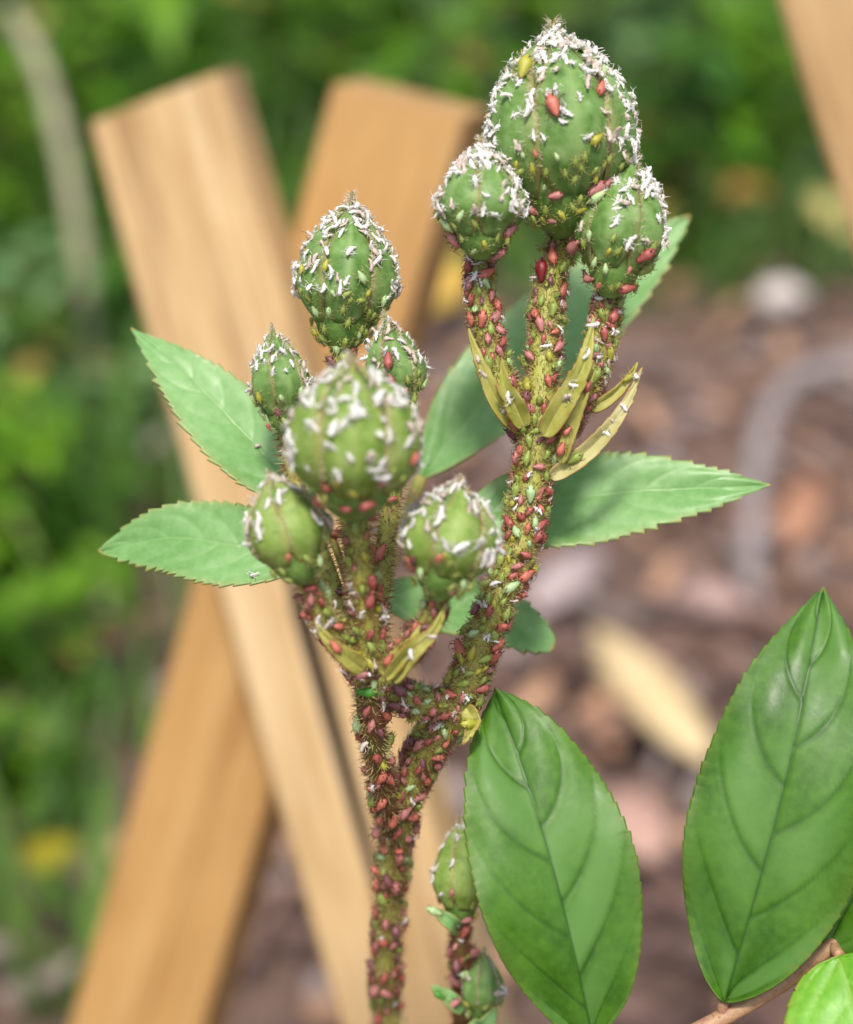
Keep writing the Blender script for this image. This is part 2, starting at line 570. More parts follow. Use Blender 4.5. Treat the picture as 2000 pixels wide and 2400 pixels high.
random.seed(21)
for pts, r, lab in (([(20, 20, 0.30), (110, 200, 0.2), (185, 560, 0.1), (215, 1000, 0.0)], 0.006, 'pale bent dry stalk rising among the weeds'),
                    ([(330, 20, 0.26), (345, 300, 0.13), (350, 620, 0.0)], 0.004, 'thin upright dry stalk among the weeds')):
    bs_ = G(pts[-1][0], pts[-1][1])
    dep = (bs_ - CAM).dot(FW)
    q = [P(a, b, dep - 0.05 * c) for a, b, c in pts[:-1]] + [bs_ - Vector((0, 0, 0.02))]
    mb = MB()
    q = spline(q, 6)
    mb.tube(q, r, 7)
    tag(obj('dry_stalk', mb.me('dry_stalk', M['straw'])), lab, 'stalk')
# a yellow flower low among the weeds
yc = G(125, 2060, 0.02)
fl = empty('yellow_flower', Vector((yc.x, yc.y, 0)))
tag(fl, 'small yellow flower low in the grass', 'flower')
mb = MB(); mb.tube([Vector((yc.x, yc.y, -0.01)), yc + Vector((0, 0, 0.01))], 0.001, 5)
obj('stem', mb.me('flower_stem', M['weed_stem']), fl)
M['petal'] = noisy('yellow_petal', lin(160, 148, 20), lin(186, 172, 44), 40, 0.5, trans=0.3)
for k in range(7):
    mb = MB(); a = k * 0.9
    blade(mb, yc + Vector((0, 0, 0.01)), Vector((math.cos(a), math.sin(a), 0.35)), 0.013, 0.008, 0.2, 0, None, 4, 0.2)
    obj('petal', mb.me('petal', M['petal']), fl)


# ------------------------------------------------------------------ trellis
def slat_mesh(name, L, W, T, mat, groove=None):
    """slat along local +z from 0 (bottom) to L; x = width, y = thickness (front at y = 0, back at +T); top cut on a slant"""
    v, f = [], []
    nz = 60
    bev = 0.0012
    for i in range(nz + 1):
        z = L * i / nz
        g = 0.0
        if groove:
            g = max(0.0, min(1.0, (groove[1] - z) / 0.008)) * max(0.0, min(1.0, (z - groove[0]) / 0.09)) ** 0.5
        gx = groove[2] if groove else 0.0
        gw = (groove[3] * (0.25 + 0.75 * g)) if groove else 0.0008
        gd = 0.0065 * g + (0.00002 if not g else 0)
        pr = [(-W / 2 + bev, 0), (gx - gw, 0), (gx - gw * 0.5, gd), (gx + gw * 0.5, gd), (gx + gw, 0), (W / 2 - bev, 0), (W / 2, bev), (W / 2, T - bev),
              (W / 2 - bev, T), (-W / 2 + bev, T), (-W / 2, T - bev), (-W / 2, bev)]
        for x, y in pr:
            zz = z
            if i == nz: zz = z - 0.0050 * (1 - y / T) + 0.0004 * noise.noise(Vector((x * 200, y * 200, 3)))
            v.append((x + 0.0003 * noise.noise(Vector((z * 20, x * 100, y * 100))), y + (0.0002 * noise.noise(Vector((z * 30, x * 90, 5))) if y < T / 2 else 0), zz))
    n = 12
    for i in range(nz):
        for j in range(n):
            f.append((i * n + j, i * n + (j + 1) % n, (i + 1) * n + (j + 1) % n, (i + 1) * n + j))
    f.append(tuple(range(n))[::-1])
    f.append(tuple(nz * n + j for j in range(n)))
    mi = [0] * len(f)
    if groove:
        for i in range(nz):
            if groove[0] < L * (i + 0.5) / nz < groove[1]:
                for j in (1, 2, 3): mi[i * n + j] = 1
    return mesh(name, v, f, [mat, M['slit']], False, mi)


YAW = math.atan(0.3)


def slat(name, top, bot, W, T, mat, parent, groove_px=None):
    a, b = P(*top), P(*bot)
    d = (a - b).normalized()
    base = b - d * ((b.z + 0.03) / d.z)          # down into the soil
    L = (a - base).length
    nrm = (base + d * L * 0.7 - CAM)
    bk = FW * math.cos(YAW) + RT * math.sin(YAW)      # the trellis stands turned a little to the left
    y = (bk - d * bk.dot(d)).normalized()
    x = y.cross(d).normalized()
    m4 = Matrix(((x.x, y.x, d.x, base.x), (x.y, y.y, d.y, base.y), (x.z, y.z, d.z, base.z), (0, 0, 0, 1)))
    gr = None
    if groove_px:
        l0 = (P(*groove_px[0]) - base).dot(d)
        l1 = (P(*groove_px[1]) - base).dot(d)
        gr = (l1, l0, (P(*groove_px[0]) - base).dot(x), 0.0021)
    o = bpy.data.objects.new(name, slat_mesh(name, L, W, T, mat, gr))
    col.objects.link(o)
    if parent:
        o.parent = parent
        o.matrix_basis = parent.matrix_basis.inverted() @ m4
    else:
        o.matrix_basis = m4
    return o, x, y, d


tb = P(996, 2400, 0.338)
tre = empty('trellis', Vector((tb.x, tb.y, 0)))
tag(tre, 'trellis of two crossed light wooden slats behind the rose', 'trellis')
sa, ax_, ay_, ad_ = slat('slat', (340, 172, 0.3394), (966, 2400, 0.3257), 0.0284, 0.0155, M['wood_a'], tre, ((680, 1330, 0.3327), (870, 2230, 0.328)))
sb, bx_, by_, bd_ = slat('slat', (946, 178, 0.3431), (316, 2400, 0.3590), 0.0280, 0.0155, M['wood_b'], tre)
sa['label'] = 'paler front slat with a long dark groove'
sb['label'] = 'tan rear slat'
mb = MB()
cpt = P(645, 1215, 0.3332)
mb.tube([cpt - ay_ * 0.0012, cpt + ay_ * 0.034], 0.0022, 12)
obj('rivet', mb.me('rivet', M['steel']), tre)
sl, *_ = slat('wooden_slat', (1890, -420, 0.306), (2782, 2400, 0.288), 0.0266, 0.0155, M['wood_c'], None)
tag(sl, 'leaning wooden slat standing apart from the crossed slats', 'slat')

# ------------------------------------------------------------------ rose plant
HOSTS = []            # (name, verts, faces) of everything an insect can sit on


def host(name, v, f): HOSTS.append((name, v, f))


pb = P(915, 2520, 0.212)
rose = empty('rose_plant', Vector((pb.x + 0.006, pb.y + 0.02, 0)))
tag(rose, 'rose shoot crowded with aphids, two bud clusters and green leaves', 'rose plant')
STEMS = {}
HAIR = {}


def stem(key, pts, radpx, mat, parent, name='stem', nseg=8, extra=None, rough=0.10):
    """pts: (px, py, depth); radpx: radius in photo pixels at the first and last point"""
    q = [P(*p) for p in pts]
    dep = [p[2] for p in pts]
    rr = [r / FPX * dp for r, dp in zip(radpx, dep)]
    if extra:
        q += extra[0]; rr += extra[1]
    c = spline(q, nseg)
    r = spline(rr, nseg)
    mb = MB()
    n = 12
    mb.tube(c, r, n)
    for i, vv in enumerate(mb.v):
        ci = c[i // n]
        mb.v[i] = ci + (vv - ci) * (1 + rough * 1.6 * noise.noise(vv * 900))
    o = obj(name, mb.me(name, mat), parent)
    host(key, mb.v, mb.f)
    STEMS[key] = (c, r)
    return o


gr_ = Vector((pb.x + 0.006, pb.y + 0.02, -0.02))
main = stem('main stem', [(1268, 985, 0.181), (1245, 1140, 0.181), (1212, 1300, 0.180), (1160, 1420, 0.180), (1115, 1545, 0.181), (1060, 1675, 0.183),
                          (985, 1785, 0.186), (942, 1900, 0.189), (915, 2100, 0.196), (905, 2300, 0.203), (915, 2520, 0.212)],
            [44, 42, 40, 38, 40, 42, 36, 34, 30, 28, 28], M['stem_green'], rose, 'stem',
            extra=([Vector((pb.x + 0.003, pb.y + 0.01, 0.15)), gr_], [0.0022, 0.003]))
stem('left branch', [(868, 1540, 0.176), (868, 1640, 0.178), (880, 1760, 0.181), (905, 1880, 0.186), (925, 1985, 0.192)], [40, 32, 28, 28, 26], M['stem_red'], rose, 'branch')
stem('stalk of the largest bud', [(1325, 530, 0.183), (1290, 660, 0.183), (1275, 820, 0.182), (1265, 1010, 0.181)], [24, 30, 34, 40], M['stem_green'], rose, 'pedicel')
stem('left stalk of the upper cluster', [(1125, 590, 0.181), (1128, 700, 0.181), (1160, 850, 0.181), (1245, 1020, 0.181)], [22, 27, 29, 32], M['stem_green'], rose, 'pedicel')
stem('right stalk of the upper cluster', [(1430, 660, 0.181), (1418, 760, 0.181), (1375, 900, 0.181), (1280, 1060, 0.181)], [22, 28, 30, 34], M['stem_green'], rose, 'pedicel')
stem('stalk of the rounded bud', [(835, 1190, 0.168), (845, 1320, 0.170), (858, 1450, 0.173), (868, 1570, 0.176)], [24, 28, 32, 36], M['stem_green'], rose, 'pedicel')
stem('stalk of the lowest left bud', [(705, 1330, 0.169), (745, 1420, 0.171), (800, 1500, 0.174), (862, 1580, 0.176)], [20, 26, 30, 34], M['stem_green'], rose, 'pedicel')
stem('stalk of the bud beside the main stem', [(1030, 1380, 0.170), (1010, 1450, 0.171), (950, 1530, 0.174), (875, 1600, 0.177)], [20, 24, 28, 32], M['stem_green'], rose, 'pedicel')
stem('stalk of the upright bud', [(803, 800, 0.183), (802, 950, 0.183), (815, 1150, 0.182), (850, 1400, 0.180), (868, 1580, 0.178)], [20, 24, 26, 28, 30], M['stem_green'], rose, 'pedicel')
stem('stalk of the small left bud', [(665, 1000, 0.180), (700, 1150, 0.181), (780, 1380, 0.180), (866, 1585, 0.178)], [16, 20, 24, 28], M['stem_green'], rose, 'pedicel')
stem('stalk of the small pointed bud', [(940, 960, 0.181), (925, 1120, 0.182), (890, 1380, 0.181), (870, 1590, 0.178)], [16, 20, 24, 28], M['stem_green'], rose, 'pedicel')
stem('twig joining the stems', [(872, 1585, 0.177), (960, 1640, 0.179), (1050, 1650, 0.182), (1082, 1630, 0.183)], [34, 32, 32, 34], M['stem_green'], rose, 'branch')

PROF = [(0, 0.13), (0.05, 0.34), (0.11, 0.5), (0.17, 0.57), (0.22, 0.6), (0.29, 0.72), (0.37, 0.91), (0.45, 1.0), (0.53, 0.98), (0.63, 0.87), (0.73, 0.70), (0.83, 0.48), (0.92, 0.27), (0.97, 0.13), (1.0, 0.03)]
PROF_B = [(0, 0.13), (0.05, 0.34), (0.11, 0.52), (0.17, 0.6), (0.22, 0.65), (0.29, 0.78), (0.37, 0.92), (0.45, 0.98), (0.53, 1.0), (0.63, 0.97), (0.73, 0.88), (0.83, 0.69), (0.92, 0.43), (0.97, 0.24), (1.0, 0.05)]
BUDS = {}


def prof(s, k=0.5):
    if s >= 1: return 0.03
    for (a, ra), (b, rb), (_, qa), (_, qb) in zip(PROF, PROF[1:], PROF_B, PROF_B[1:]):
        ra, rb = ra + (qa - ra) * k, rb + (qb - rb) * k
        if s <= b:
            t = (s - a) / (b - a)
            t = t * t * (3 - 2 * t) * 0.4 + t * 0.6
            return ra + (rb - ra) * t
    return 0.03


def bud(key, tip, base, widthpx, d, mat, parent, lean=0.0, phi0=0.3, flare=0.0, seed=1, blunt=0.5):
    A, T_ = P(base[0], base[1], d), P(tip[0], tip[1], d - lean)
    ax = T_ - A
    L = ax.length
    az = ax.normalized()
    rt = az.cross(-FW).normalized()
    fr = rt.cross(az).normalized()          # towards the camera when positive
    if fr.dot(FW) > 0: fr = -fr
    Rr = widthpx / 2 / FPX * d
    rs = random.Random(seed)

    def pt(s, phi, off=0.0, bulge=1.0):
        r = prof(s, blunt) * Rr * (1 + 0.04 * math.cos(5 * (phi - phi0)) * (1 if s > 0.25 else 0)) + off
        return A + az * (L * s) + (fr * math.cos(phi) + rt * math.sin(phi)) * r

    v, f = [], []
    ns, n = 22, 20
    for i in range(ns + 1):
        s = i / ns
        for j in range(n):
            v.append(pt(s, 2 * math.pi * j / n))
    for i in range(ns):
        for j in range(n):
            f.append((i * n + j, i * n + (j + 1) % n, (i + 1) * n + (j + 1) % n, (i + 1) * n + j))
    b = obj('bud', mesh('bud', v, f, M['hip']), parent)
    host(key, v, f)
    # five sepals
    fr_mb = MB()
    for k in range(5):
        ph = phi0 + k * 2 * math.pi / 5
        sv, sf, sa_ = [], [], []
        nu, nv = 20, 10
        off = Rr * (0.035 + 0.035 * (k % 2)) + (0.02 * Rr if k == 4 else 0)
        s1 = 1.06 + 0.06 * rs.random()
        for i in range(nu + 1):
            t = i / nu
            s = 0.2 + (s1 - 0.2) * t
            ha = R(43) * (0.55 + 0.45 * min(1, t / 0.2)) * (1 if t < 0.45 else 1)
            if t > 0.45: ha *= (1 - ((t - 0.45) / 0.55)) ** 0.55 * 0.98 + 0.02
            if s > 0.93: ha = max(ha, R(30))
            for j in range(nv + 1):
                u = j / nv * 2 - 1
                edge = abs(u) ** 6
                o_ = off * (1 - 0.25 * edge) * min(1, t / 0.12) + Rr * (0.025 * (1 - u * u)) + Rr * 0.012 * math.exp(-(u / 0.1) ** 2)
                jag = 1 + 0.05 * noise.noise(Vector((t * 14, u * 2, k + seed * 3.1)))
                if t > 0.9: o_ *= max(0.2, 1 - (t - 0.9) / 0.1)
                r_off = o_ + (flare * Rr * max(0, t - 0.75) * 2)
                sv.append(pt(s, ph + u * ha * jag, r_off))
                sa_.append((math.exp(-(u / 0.08) ** 2) * 0.7, min(1, abs(u) ** 7 * 0.8 + (max(0, t - 0.85) / 0.15) * 0.8), t))
        w_ = nv + 1
        for i in range(nu):
            for j in range(nv):
                a = i * w_ + j
                sf.append((a, a + 1, a + w_ + 1, a + w_))
        for i in range(4, nu + 1):
            for jj, sg in ((0, -1), (nv, 1)):
                for _ in range(3 if i < nu - 5 else 5):
                    p0 = sv[i * w_ + jj].lerp(sv[(i - 1) * w_ + jj], rs.random())
                    out_ = (p0 - (A + az * (p0 - A).dot(az))).normalized()
                    dd = (out_ * 0.8 + az * rs.uniform(-0.2, 0.9) + out_.cross(az) * (sg * rs.uniform(-0.2, 0.8)) + Vector((rs.uniform(-1, 1), rs.uniform(-1, 1), rs.uniform(-1, 1))) * 0.35).normalized()
                    fr_mb.spike(p0, p0 + dd * Rr * rs.uniform(0.08, 0.2), 0.000035)
        so = obj('sepal', mesh('sepal', sv, sf, mat, True, None, sa_), b)
        md = so.modifiers.new('thick', 'SOLIDIFY'); md.thickness = 0.00018; md.offset = -1
        host(key, sv, sf)
    fo_ = obj('fringe', fr_mb.me('fringe', M['hair_fringe'], False), b)
    fo_['kind'] = 'stuff'
    BUDS[key] = dict(pt=pt, L=L, R=Rr, az=az, fr=fr, rt=rt)
    return b


S1, S2 = M['sepal'], M['sepal_near']
bud('largest bud at the top', (1298, 88), (1328, 560), 318, 0.181, S1, rose, 0.002, 0.15, seed=1, blunt=0.85)
bud('upper cluster left bud', (1128, 345), (1128, 610), 196, 0.177, S1, rose, 0.001, 0.5, seed=2, blunt=0.1)
bud('upper cluster right bud', (1488, 385), (1425, 700), 196, 0.179, S1, rose, 0.0, 0.9, seed=3, blunt=0.35)
bud('upright bud behind the cluster', (822, 486), (802, 828), 216, 0.183, S1, rose, 0.001, 0.1, seed=4, blunt=0.5)
bud('small slim left bud', (640, 782), (672, 1020), 130, 0.178, S1, rose, 0.0, 0.4, seed=5, blunt=0.3)
bud('small pointed bud', (905, 752), (945, 985), 132, 0.179, S1, rose, 0.0, 0.2, seed=6, blunt=0.05)
bud('rounded bud in front', (826, 862), (832, 1222), 282, 0.165, S2, rose, 0.003, 0.05, seed=7, blunt=1.0)
bud('lowest left bud', (640, 1128), (712, 1370), 184, 0.168, S2, rose, 0.0, 0.6, seed=8, blunt=0.6)
bud('bud leaning on the main stem', (1075, 1140), (1028, 1405), 208, 0.168, S2, rose, 0.0, 0.25, seed=9, blunt=0.75)


# ------------------------------------------------------------------ leaves
def leaf(name, key, pts, hw, mat, parent, roll=0.0, fold=0.12, curl=0.0, p=0.75, q=0.8, teeth=22, tooth=0.09, veins=7, NU=130, NV=18, relief=1.0, wave=0.6, seed=0, thick=0.00022):
    """pts: (px, py, depth) from base to tip; hw: half widths in photo pixels (image left and right of the base-to-tip direction)"""
    c = spline([P(*x) for x in pts], 40)
    dep = pts[len(pts) // 2][2]
    n = len(c) - 1
    cum = [0.0]
    for a, b in zip(c, c[1:]): cum.append(cum[-1] + (b - a).length)
    tot = cum[-1]
    pk = p / (p + q)
    nrm = (pk ** p) * ((1 - pk) ** q)
    hl, hr = hw[0] / FPX * dep, hw[1] / FPX * dep
    v, f, at = [], [], []
    j0 = 0
    for i in range(NU + 1):
        t = i / NU
        target = t * tot
        while j0 < n - 1 and cum[j0 + 1] < target: j0 += 1
        fr_ = (target - cum[j0]) / max(1e-9, cum[j0 + 1] - cum[j0])
        m = c[j0].lerp(c[j0 + 1], min(1, fr_))
        T = (c[min(j0 + 2, n)] - c[max(j0 - 1, 0)]).normalized()
        V = (m - CAM).normalized()
        S = T.cross(V).normalized()
        S = Matrix.Rotation(roll, 3, T) @ S
        Nn = T.cross(S).normalized()
        if Nn.dot(V) > 0: Nn = -Nn
        prof_w = (max(t, 0.0) ** p) * (max(1 - t, 0.0) ** q) / nrm
        for j in range(-NV, NV + 1):
            u = j / NV
            a = abs(u)
            h = hr if u > 0 else hl
            wd = prof_w * h
            tp = t * teeth + (0.3 if u > 0 else 0) + 0.9 * noise.noise(Vector((t * 6, 1 if u > 0 else 4, seed * 2.3)))
            saw = tp % 1.0
            tamp = 0.55 + 0.9 * abs(noise.noise(Vector((math.floor(tp) * 1.37, 2 if u > 0 else 7, seed + 0.5)))) * 1.6
            tw = wd + (saw - 0.35) * tooth * tamp * h * (a ** 8) * min(1, prof_w * 2.2) * (0.35 + 0.65 * min(1, t * 1.6))
            # secondary veins leave the midrib and curve to the tip
            qv = (t - (0.22 * a + 0.30 * a ** 2.4) * (h / tot * 3.2)) * veins + (0.45 if u > 0 else 0.0)
            dv = abs(qv - round(qv))
            vein = math.exp(-(dv / 0.045) ** 2) * (1 - a ** 3) * (1 if a > 0.02 else 0)
            mid_ = math.exp(-(a * max(wd, 1e-6) / (0.018 * h + 1e-6)) ** 2)
            puff = math.cos(math.pi * min(1, dv * 2)) * -0.5
            z = fold * a * wd + curl * a * a * wd
            z += relief * (0.022 * h * puff * (1 - a ** 4) * min(1, a * 5) - 0.02 * h * vein - 0.022 * h * mid_ * min(1, prof_w))
            z += wave * h * 0.10 * noise.noise(Vector((t * 2.2 + seed * 3.7, u * 1.3, seed)))
            z += wave * h * 0.05 * a * a * math.sin(t * 16 + seed + (1.5 if u > 0 else 0))
            v.append(m + S * (u * tw) + Nn * z + T * ((saw - 0.5) * tooth * h * 0.5 * a ** 8))
            er = (a ** 14) * (0.35 + 0.65 * max(0, (saw - 0.55) / 0.45))
            pn = max(0, min(1, 0.42 + 1.1 * noise.noise(Vector((math.floor(qv) * 1.7 + seed * 5, (3 if u > 0 else 0) + 1.2 * a, t * 2.5))) - 0.35 * (a ** 3))) * min(1, dv * 5)
            at.append((min(1, 0.6 * vein + 0.9 * mid_), min(1, er + (1 if t > 0.985 else 0)), pn))
    w_ = 2 * NV + 1
    for i in range(NU):
        for j in range(2 * NV):
            a = i * w_ + j
            f.append((a, a + w_, a + w_ + 1, a + 1))
    o = obj(name, mesh(name, v, f, mat, True, None, at), parent)
    md = o.modifiers.new('thick', 'SOLIDIFY'); md.thickness = thick; md.offset = 0
    if key: host(key, v, f)
    return o


LP, LR, LY = M['leaf_pale'], M['leaf_rich'], M['leaf_young']
leaf('leaf', 'leaf1', [(735, 1180, 0.184), (600, 1045, 0.187), (450, 890, 0.190), (308, 770, 0.193)], (84, 108), LP, rose, 0.3, 0.22, 0, 0.7, 1.1, 20, 0.10, 6, relief=0.7, seed=1)
leaf('leaf', 'leaf2', [(740, 1300, 0.184), (560, 1282, 0.186), (400, 1262, 0.188), (232, 1292, 0.190)], (98, 108), LP, rose, 0.35, 0.2, 0, 0.7, 0.95, 20, 0.11, 6, relief=0.7, seed=2)
leaf('leaf', 'leaf3', [(985, 1122, 0.200), (1120, 960, 0.201), (1330, 770, 0.203), (1618, 506, 0.206)], (118, 130), LP, rose, -0.35, 0.12, 0, 0.8, 0.95, 20, 0.10, 6, relief=0.7, seed=3)
leaf('leaf', 'leaf4', [(1090, 1215, 0.190), (1280, 1180, 0.190), (1520, 1150, 0.189), (1805, 1137, 0.188)], (124, 106), LP, rose, -0.4, 0.16, 0, 0.6, 1.05, 20, 0.10, 6, relief=0.7, seed=4)
leaf('leaf', 'leaf5', [(880, 1392, 0.194), (1020, 1420, 0.195), (1150, 1440, 0.196), (1297, 1518, 0.196)], (72, 74), LP, rose, -0.4, 0.2, 0, 0.5, 0.5, 16, 0.12, 6, relief=0.7, seed=5)
for pts, r in (([(985, 1124, 0.200), (955, 1200, 0.197), (925, 1290, 0.190), (890, 1430, 0.182), (870, 1580, 0.178)], [17, 16, 16, 16, 18]),
               ([(735, 1180, 0.184), (790, 1290, 0.183), (840, 1450, 0.180), (866, 1590, 0.178)], [8, 10, 12, 14]),
               ([(740, 1300, 0.184), (800, 1400, 0.183), (866, 1590, 0.178)], [8, 10, 12]),
               ([(1090, 1215, 0.190), (1150, 1270, 0.187), (1205, 1330, 0.182)], [10, 12, 14]),
               ([(880, 1392, 0.194), (872, 1480, 0.187), (868, 1580, 0.178)], [9, 10, 12])):
    stem('leaf stalk', pts, r, M['petiole'], rose, 'petiole', rough=0.04)

# the compound leaf: its rachis leaves the main stem below the picture
cl = obj('compound_leaf', None, rose)
mb = MB()
rq = spline([P(*x) for x in ((915, 2600, 0.214), (1130, 2590, 0.196), (1390, 2530, 0.184), (1560, 2455, 0.182), (1695, 2385, 0.182), (1840, 2300, 0.182), (1955, 2212, 0.182), (2080, 2120, 0.184))], 10)
mb.tube(rq, [0.0011 - 0.0003 * i / len(rq) for i in range(len(rq))], 10)
for a, b in (((1400, 2526, 0.184), (1388, 2430, 0.179)), ((1695, 2385, 0.182), (1700, 2338, 0.1815)), ((1955, 2212, 0.182), (1935, 2222, 0.182)), ((1955, 2212, 0.182), (1968, 2240, 0.180))):
    mb.tube(spline([P(*a), P((a[0] + b[0]) / 2 - 3, (a[1] + b[1]) / 2, (a[2] + b[2]) / 2), P(*b)], 4), 0.00062, 8)
M['rachis'] = noisy('rachis', lin(150, 104, 84), lin(176, 140, 100), 400, 0.5, lin(158, 92, 92), 2600, 0.4, 0.0002)
rach = obj('rachis', mb.me('rachis', M['rachis']), cl)
rb_ = MB()
for i_ in range(260):
    q_ = rq[random.randrange(20, len(rq) - 1)]
    dd_ = Vector((rnd(-1, 1), rnd(-1, 1), rnd(-0.4, 1))).normalized()
    q_ = q_ + Vector((rnd(-1, 1), 0, 0)) * 0.001
    rb_.spike(q_ + dd_ * 0.0006, q_ + dd_ * rnd(0.0011, 0.0019), 0.00004)
obj('bristle', rb_.me('bristle', M['hair_red'], False), cl)['kind'] = 'stuff'
leaf('leaflet', 'lflt1', [(1390, 2445, 0.179), (1335, 2190, 0.1765), (1255, 1890, 0.178), (1160, 1618, 0.184)], (195, 190), LR, cl, 0.12, 0.10, -0.05, 0.78, 0.82, 30, 0.03, 5, NU=230, NV=32, relief=0.6, wave=1.5, seed=6)
leaf('leaflet', 'lflt2', [(1700, 2342, 0.1815), (1790, 2030, 0.180), (1868, 1715, 0.1815), (1930, 1377, 0.187)], (214, 200), LR, cl, -0.1, 0.14, -0.03, 0.7, 0.9, 30, 0.03, 5, NU=230, NV=32, relief=0.6, wave=1.5, seed=7)
leaf('leaflet', 'lflt3', [(1933, 2232, 0.182), (2010, 2080, 0.181), (2080, 1900, 0.181), (2180, 1620, 0.183)], (118, 118), LR, cl, -0.2, 0.2, 0, 0.5, 0.8, 20, 0.04, 5, seed=8)
leaf('leaflet', 'lflt4', [(1966, 2242, 0.180), (2000, 2360, 0.177), (2030, 2520, 0.175), (2060, 2760, 0.176)], (170, 170), LY, cl, 0.1, 0.1, -0.1, 0.42, 0.8, 16, 0.09, 5, relief=0.5, seed=9)

# bracts: narrow yellow-green blades among the stalks
BD, BR = M['bract_dry'], M['bract']
for k, (pts, hw, mt, ro) in enumerate((
        ([(1225, 1010, 0.180), (1170, 950, 0.179), (1125, 850, 0.178), (1098, 770, 0.178)], 22, BR, 0.2),
        ([(1230, 1000, 0.179), (1205, 945, 0.178), (1182, 900, 0.177), (1176, 838, 0.177)], 24, BR, 0.0),
        ([(1275, 1020, 0.178), (1315, 950, 0.177), (1365, 860, 0.176), (1392, 742, 0.176)], 27, BR, 0.1),
        ([(1315, 1085, 0.179), (1340, 1010, 0.178), (1370, 930, 0.177), (1395, 870, 0.177)], 17, BR, -0.3),
        ([(1290, 1120, 0.180), (1390, 1045, 0.179), (1465, 950, 0.178), (1505, 862, 0.178)], 22, BD, 0.1),
        ([(1380, 960, 0.181), (1430, 930, 0.181), (1470, 890, 0.181), (1494, 850, 0.182)], 15, BR, 0.3),
        ([(915, 1590, 0.172), (960, 1530, 0.170), (1015, 1480, 0.169), (1045, 1415, 0.169)], 24, BR, 0.2),
        ([(900, 1585, 0.172), (935, 1545, 0.171), (965, 1510, 0.170), (985, 1465, 0.170)], 24, BR, -0.2),
        ([(850, 1570, 0.172), (800, 1530, 0.170), (760, 1490, 0.169), (738, 1452, 0.169)], 22, BR, 0.1),
        ([(1095, 1660, 0.180), (1110, 1690, 0.179), (1100, 1720, 0.178), (1085, 1745, 0.178)], 20, BR, 0.2))):
    leaf('bract', 'bract', pts, (hw, hw), mt, rose, ro, 0.45, 0.2, 0.3, 0.95, 9, 0.22, 3, 60, 8, 0.7, 2.6, seed=k + 20, thick=0.0002)

# ------------------------------------------------------------------ second shoot
p2 = P(1088, 2480, 0.205)
sh = empty('rose_shoot', Vector((p2.x, p2.y + 0.02, 0)))
tag(sh, 'thin hairy rose shoot with one small bud beside the long leaf', 'rose shoot')
stem('thin shoot', [(1080, 2150, 0.194), (1078, 2260, 0.196), (1088, 2480, 0.205)], [18, 20, 24], M['stem_red'], sh, 'stem',
     extra=([Vector((p2.x, p2.y + 0.012, 0.14)), Vector((p2.x, p2.y + 0.02, -0.02))], [0.0014, 0.002]))
bud('small green bud on the thin shoot', (1078, 1935), (1080, 2175), 128, 0.194, S2, sh, 0.0, 0.3, seed=12, blunt=0.2)
bud('stunted bud on the thin shoot', (1135, 2235), (1128, 2400), 92, 0.196, S1, sh, 0.0, 0.3, seed=13, blunt=0.3)
stem('stalk of the stunted bud', [(1128, 2385, 0.196), (1110, 2440, 0.199), (1090, 2490, 0.205)], [9, 11, 13], M['stem_red'], sh, 'pedicel')
for k, (pts, hw) in enumerate((([(1085, 2370, 0.196), (1060, 2345, 0.195), (1040, 2330, 0.195), (1010, 2310, 0.195)], 18),
                               ([(1095, 2440, 0.196), (1120, 2410, 0.195), (1140, 2400, 0.194), (1165, 2360, 0.194)], 22),
                               ([(1075, 2180, 0.194), (1060, 2165, 0.192), (1040, 2150, 0.192), (1012, 2130, 0.192)], 18))):
    leaf('bract', 'thin shoot', pts, (hw, hw), M['leaf_pale'], sh, 0.1, 0.3, 0.2, 0.4, 0.7, 8, 0.1, 3, 24, 6, 0.4, 0.8, seed=k + 40)


# ------------------------------------------------------------------ hairs on stems and buds
def hairs(parent, keys, per_mm2, length, mat, name, budkeys=(), bud_n=0):
    mb = MB()
    for k in keys:
        c, r = STEMS[k]
        for i in range(len(c) - 1):
            sg = c[i + 1] - c[i]
            if c[i].z < 0.2: continue
            area = sg.length * 2 * math.pi * r[i] * 1e6
            cnt = area * per_mm2
            cnt = int(cnt) + (1 if random.random() < cnt % 1 else 0)
            for _ in range(cnt):
                t = random.random()
                m = c[i] + sg * t
                d = sg.normalized().orthogonal()
                d = Matrix.Rotation(rnd(0, 6.283), 3, sg.normalized()) @ d.normalized()
                p0 = m + d * (r[i] * 0.9)
                dd = (d + sg.normalized() * rnd(-0.5, 0.3) + Vector((rnd(-1, 1), rnd(-1, 1), rnd(-1, 1))) * 0.25).normalized()
                mb.spike(p0, p0 + dd * length * rnd(0.5, 1.3), 0.00005)
    for k in budkeys:
        b = BUDS[k]
        for _ in range(bud_n):
            s = rnd(0.03, 0.95); ph = rnd(-2, 2)
            p0 = b['pt'](s, ph, 0.02 * b['R'])
            d = (b['fr'] * math.cos(ph) + b['rt'] * math.sin(ph) + b['az'] * rnd(-0.3, 0.6) + Vector((rnd(-1, 1), rnd(-1, 1), rnd(-1, 1))) * 0.4).normalized()
            mb.spike(p0, p0 + d * length * rnd(0.4, 1.0), 0.000028)
    o = obj(name, mb.me(name, mat, False), parent)
    o['kind'] = 'stuff'


random.seed(3)
SK = [k for k in STEMS if k not in ('leaf stalk', 'bract', 'thin shoot', 'stalk of the stunted bud')]
hairs(rose, SK, 5.5, 0.00115, M['hair_red'], 'red_bristle')
hairs(rose, SK, 6.0, 0.0009, M['hair_pale'], 'pale_bristle', [k for k in BUDS if 'thin shoot' not in k], 260)
hairs(sh, ['thin shoot', 'stalk of the stunted bud'], 16, 0.0008, M['hair_red'], 'red_bristle')


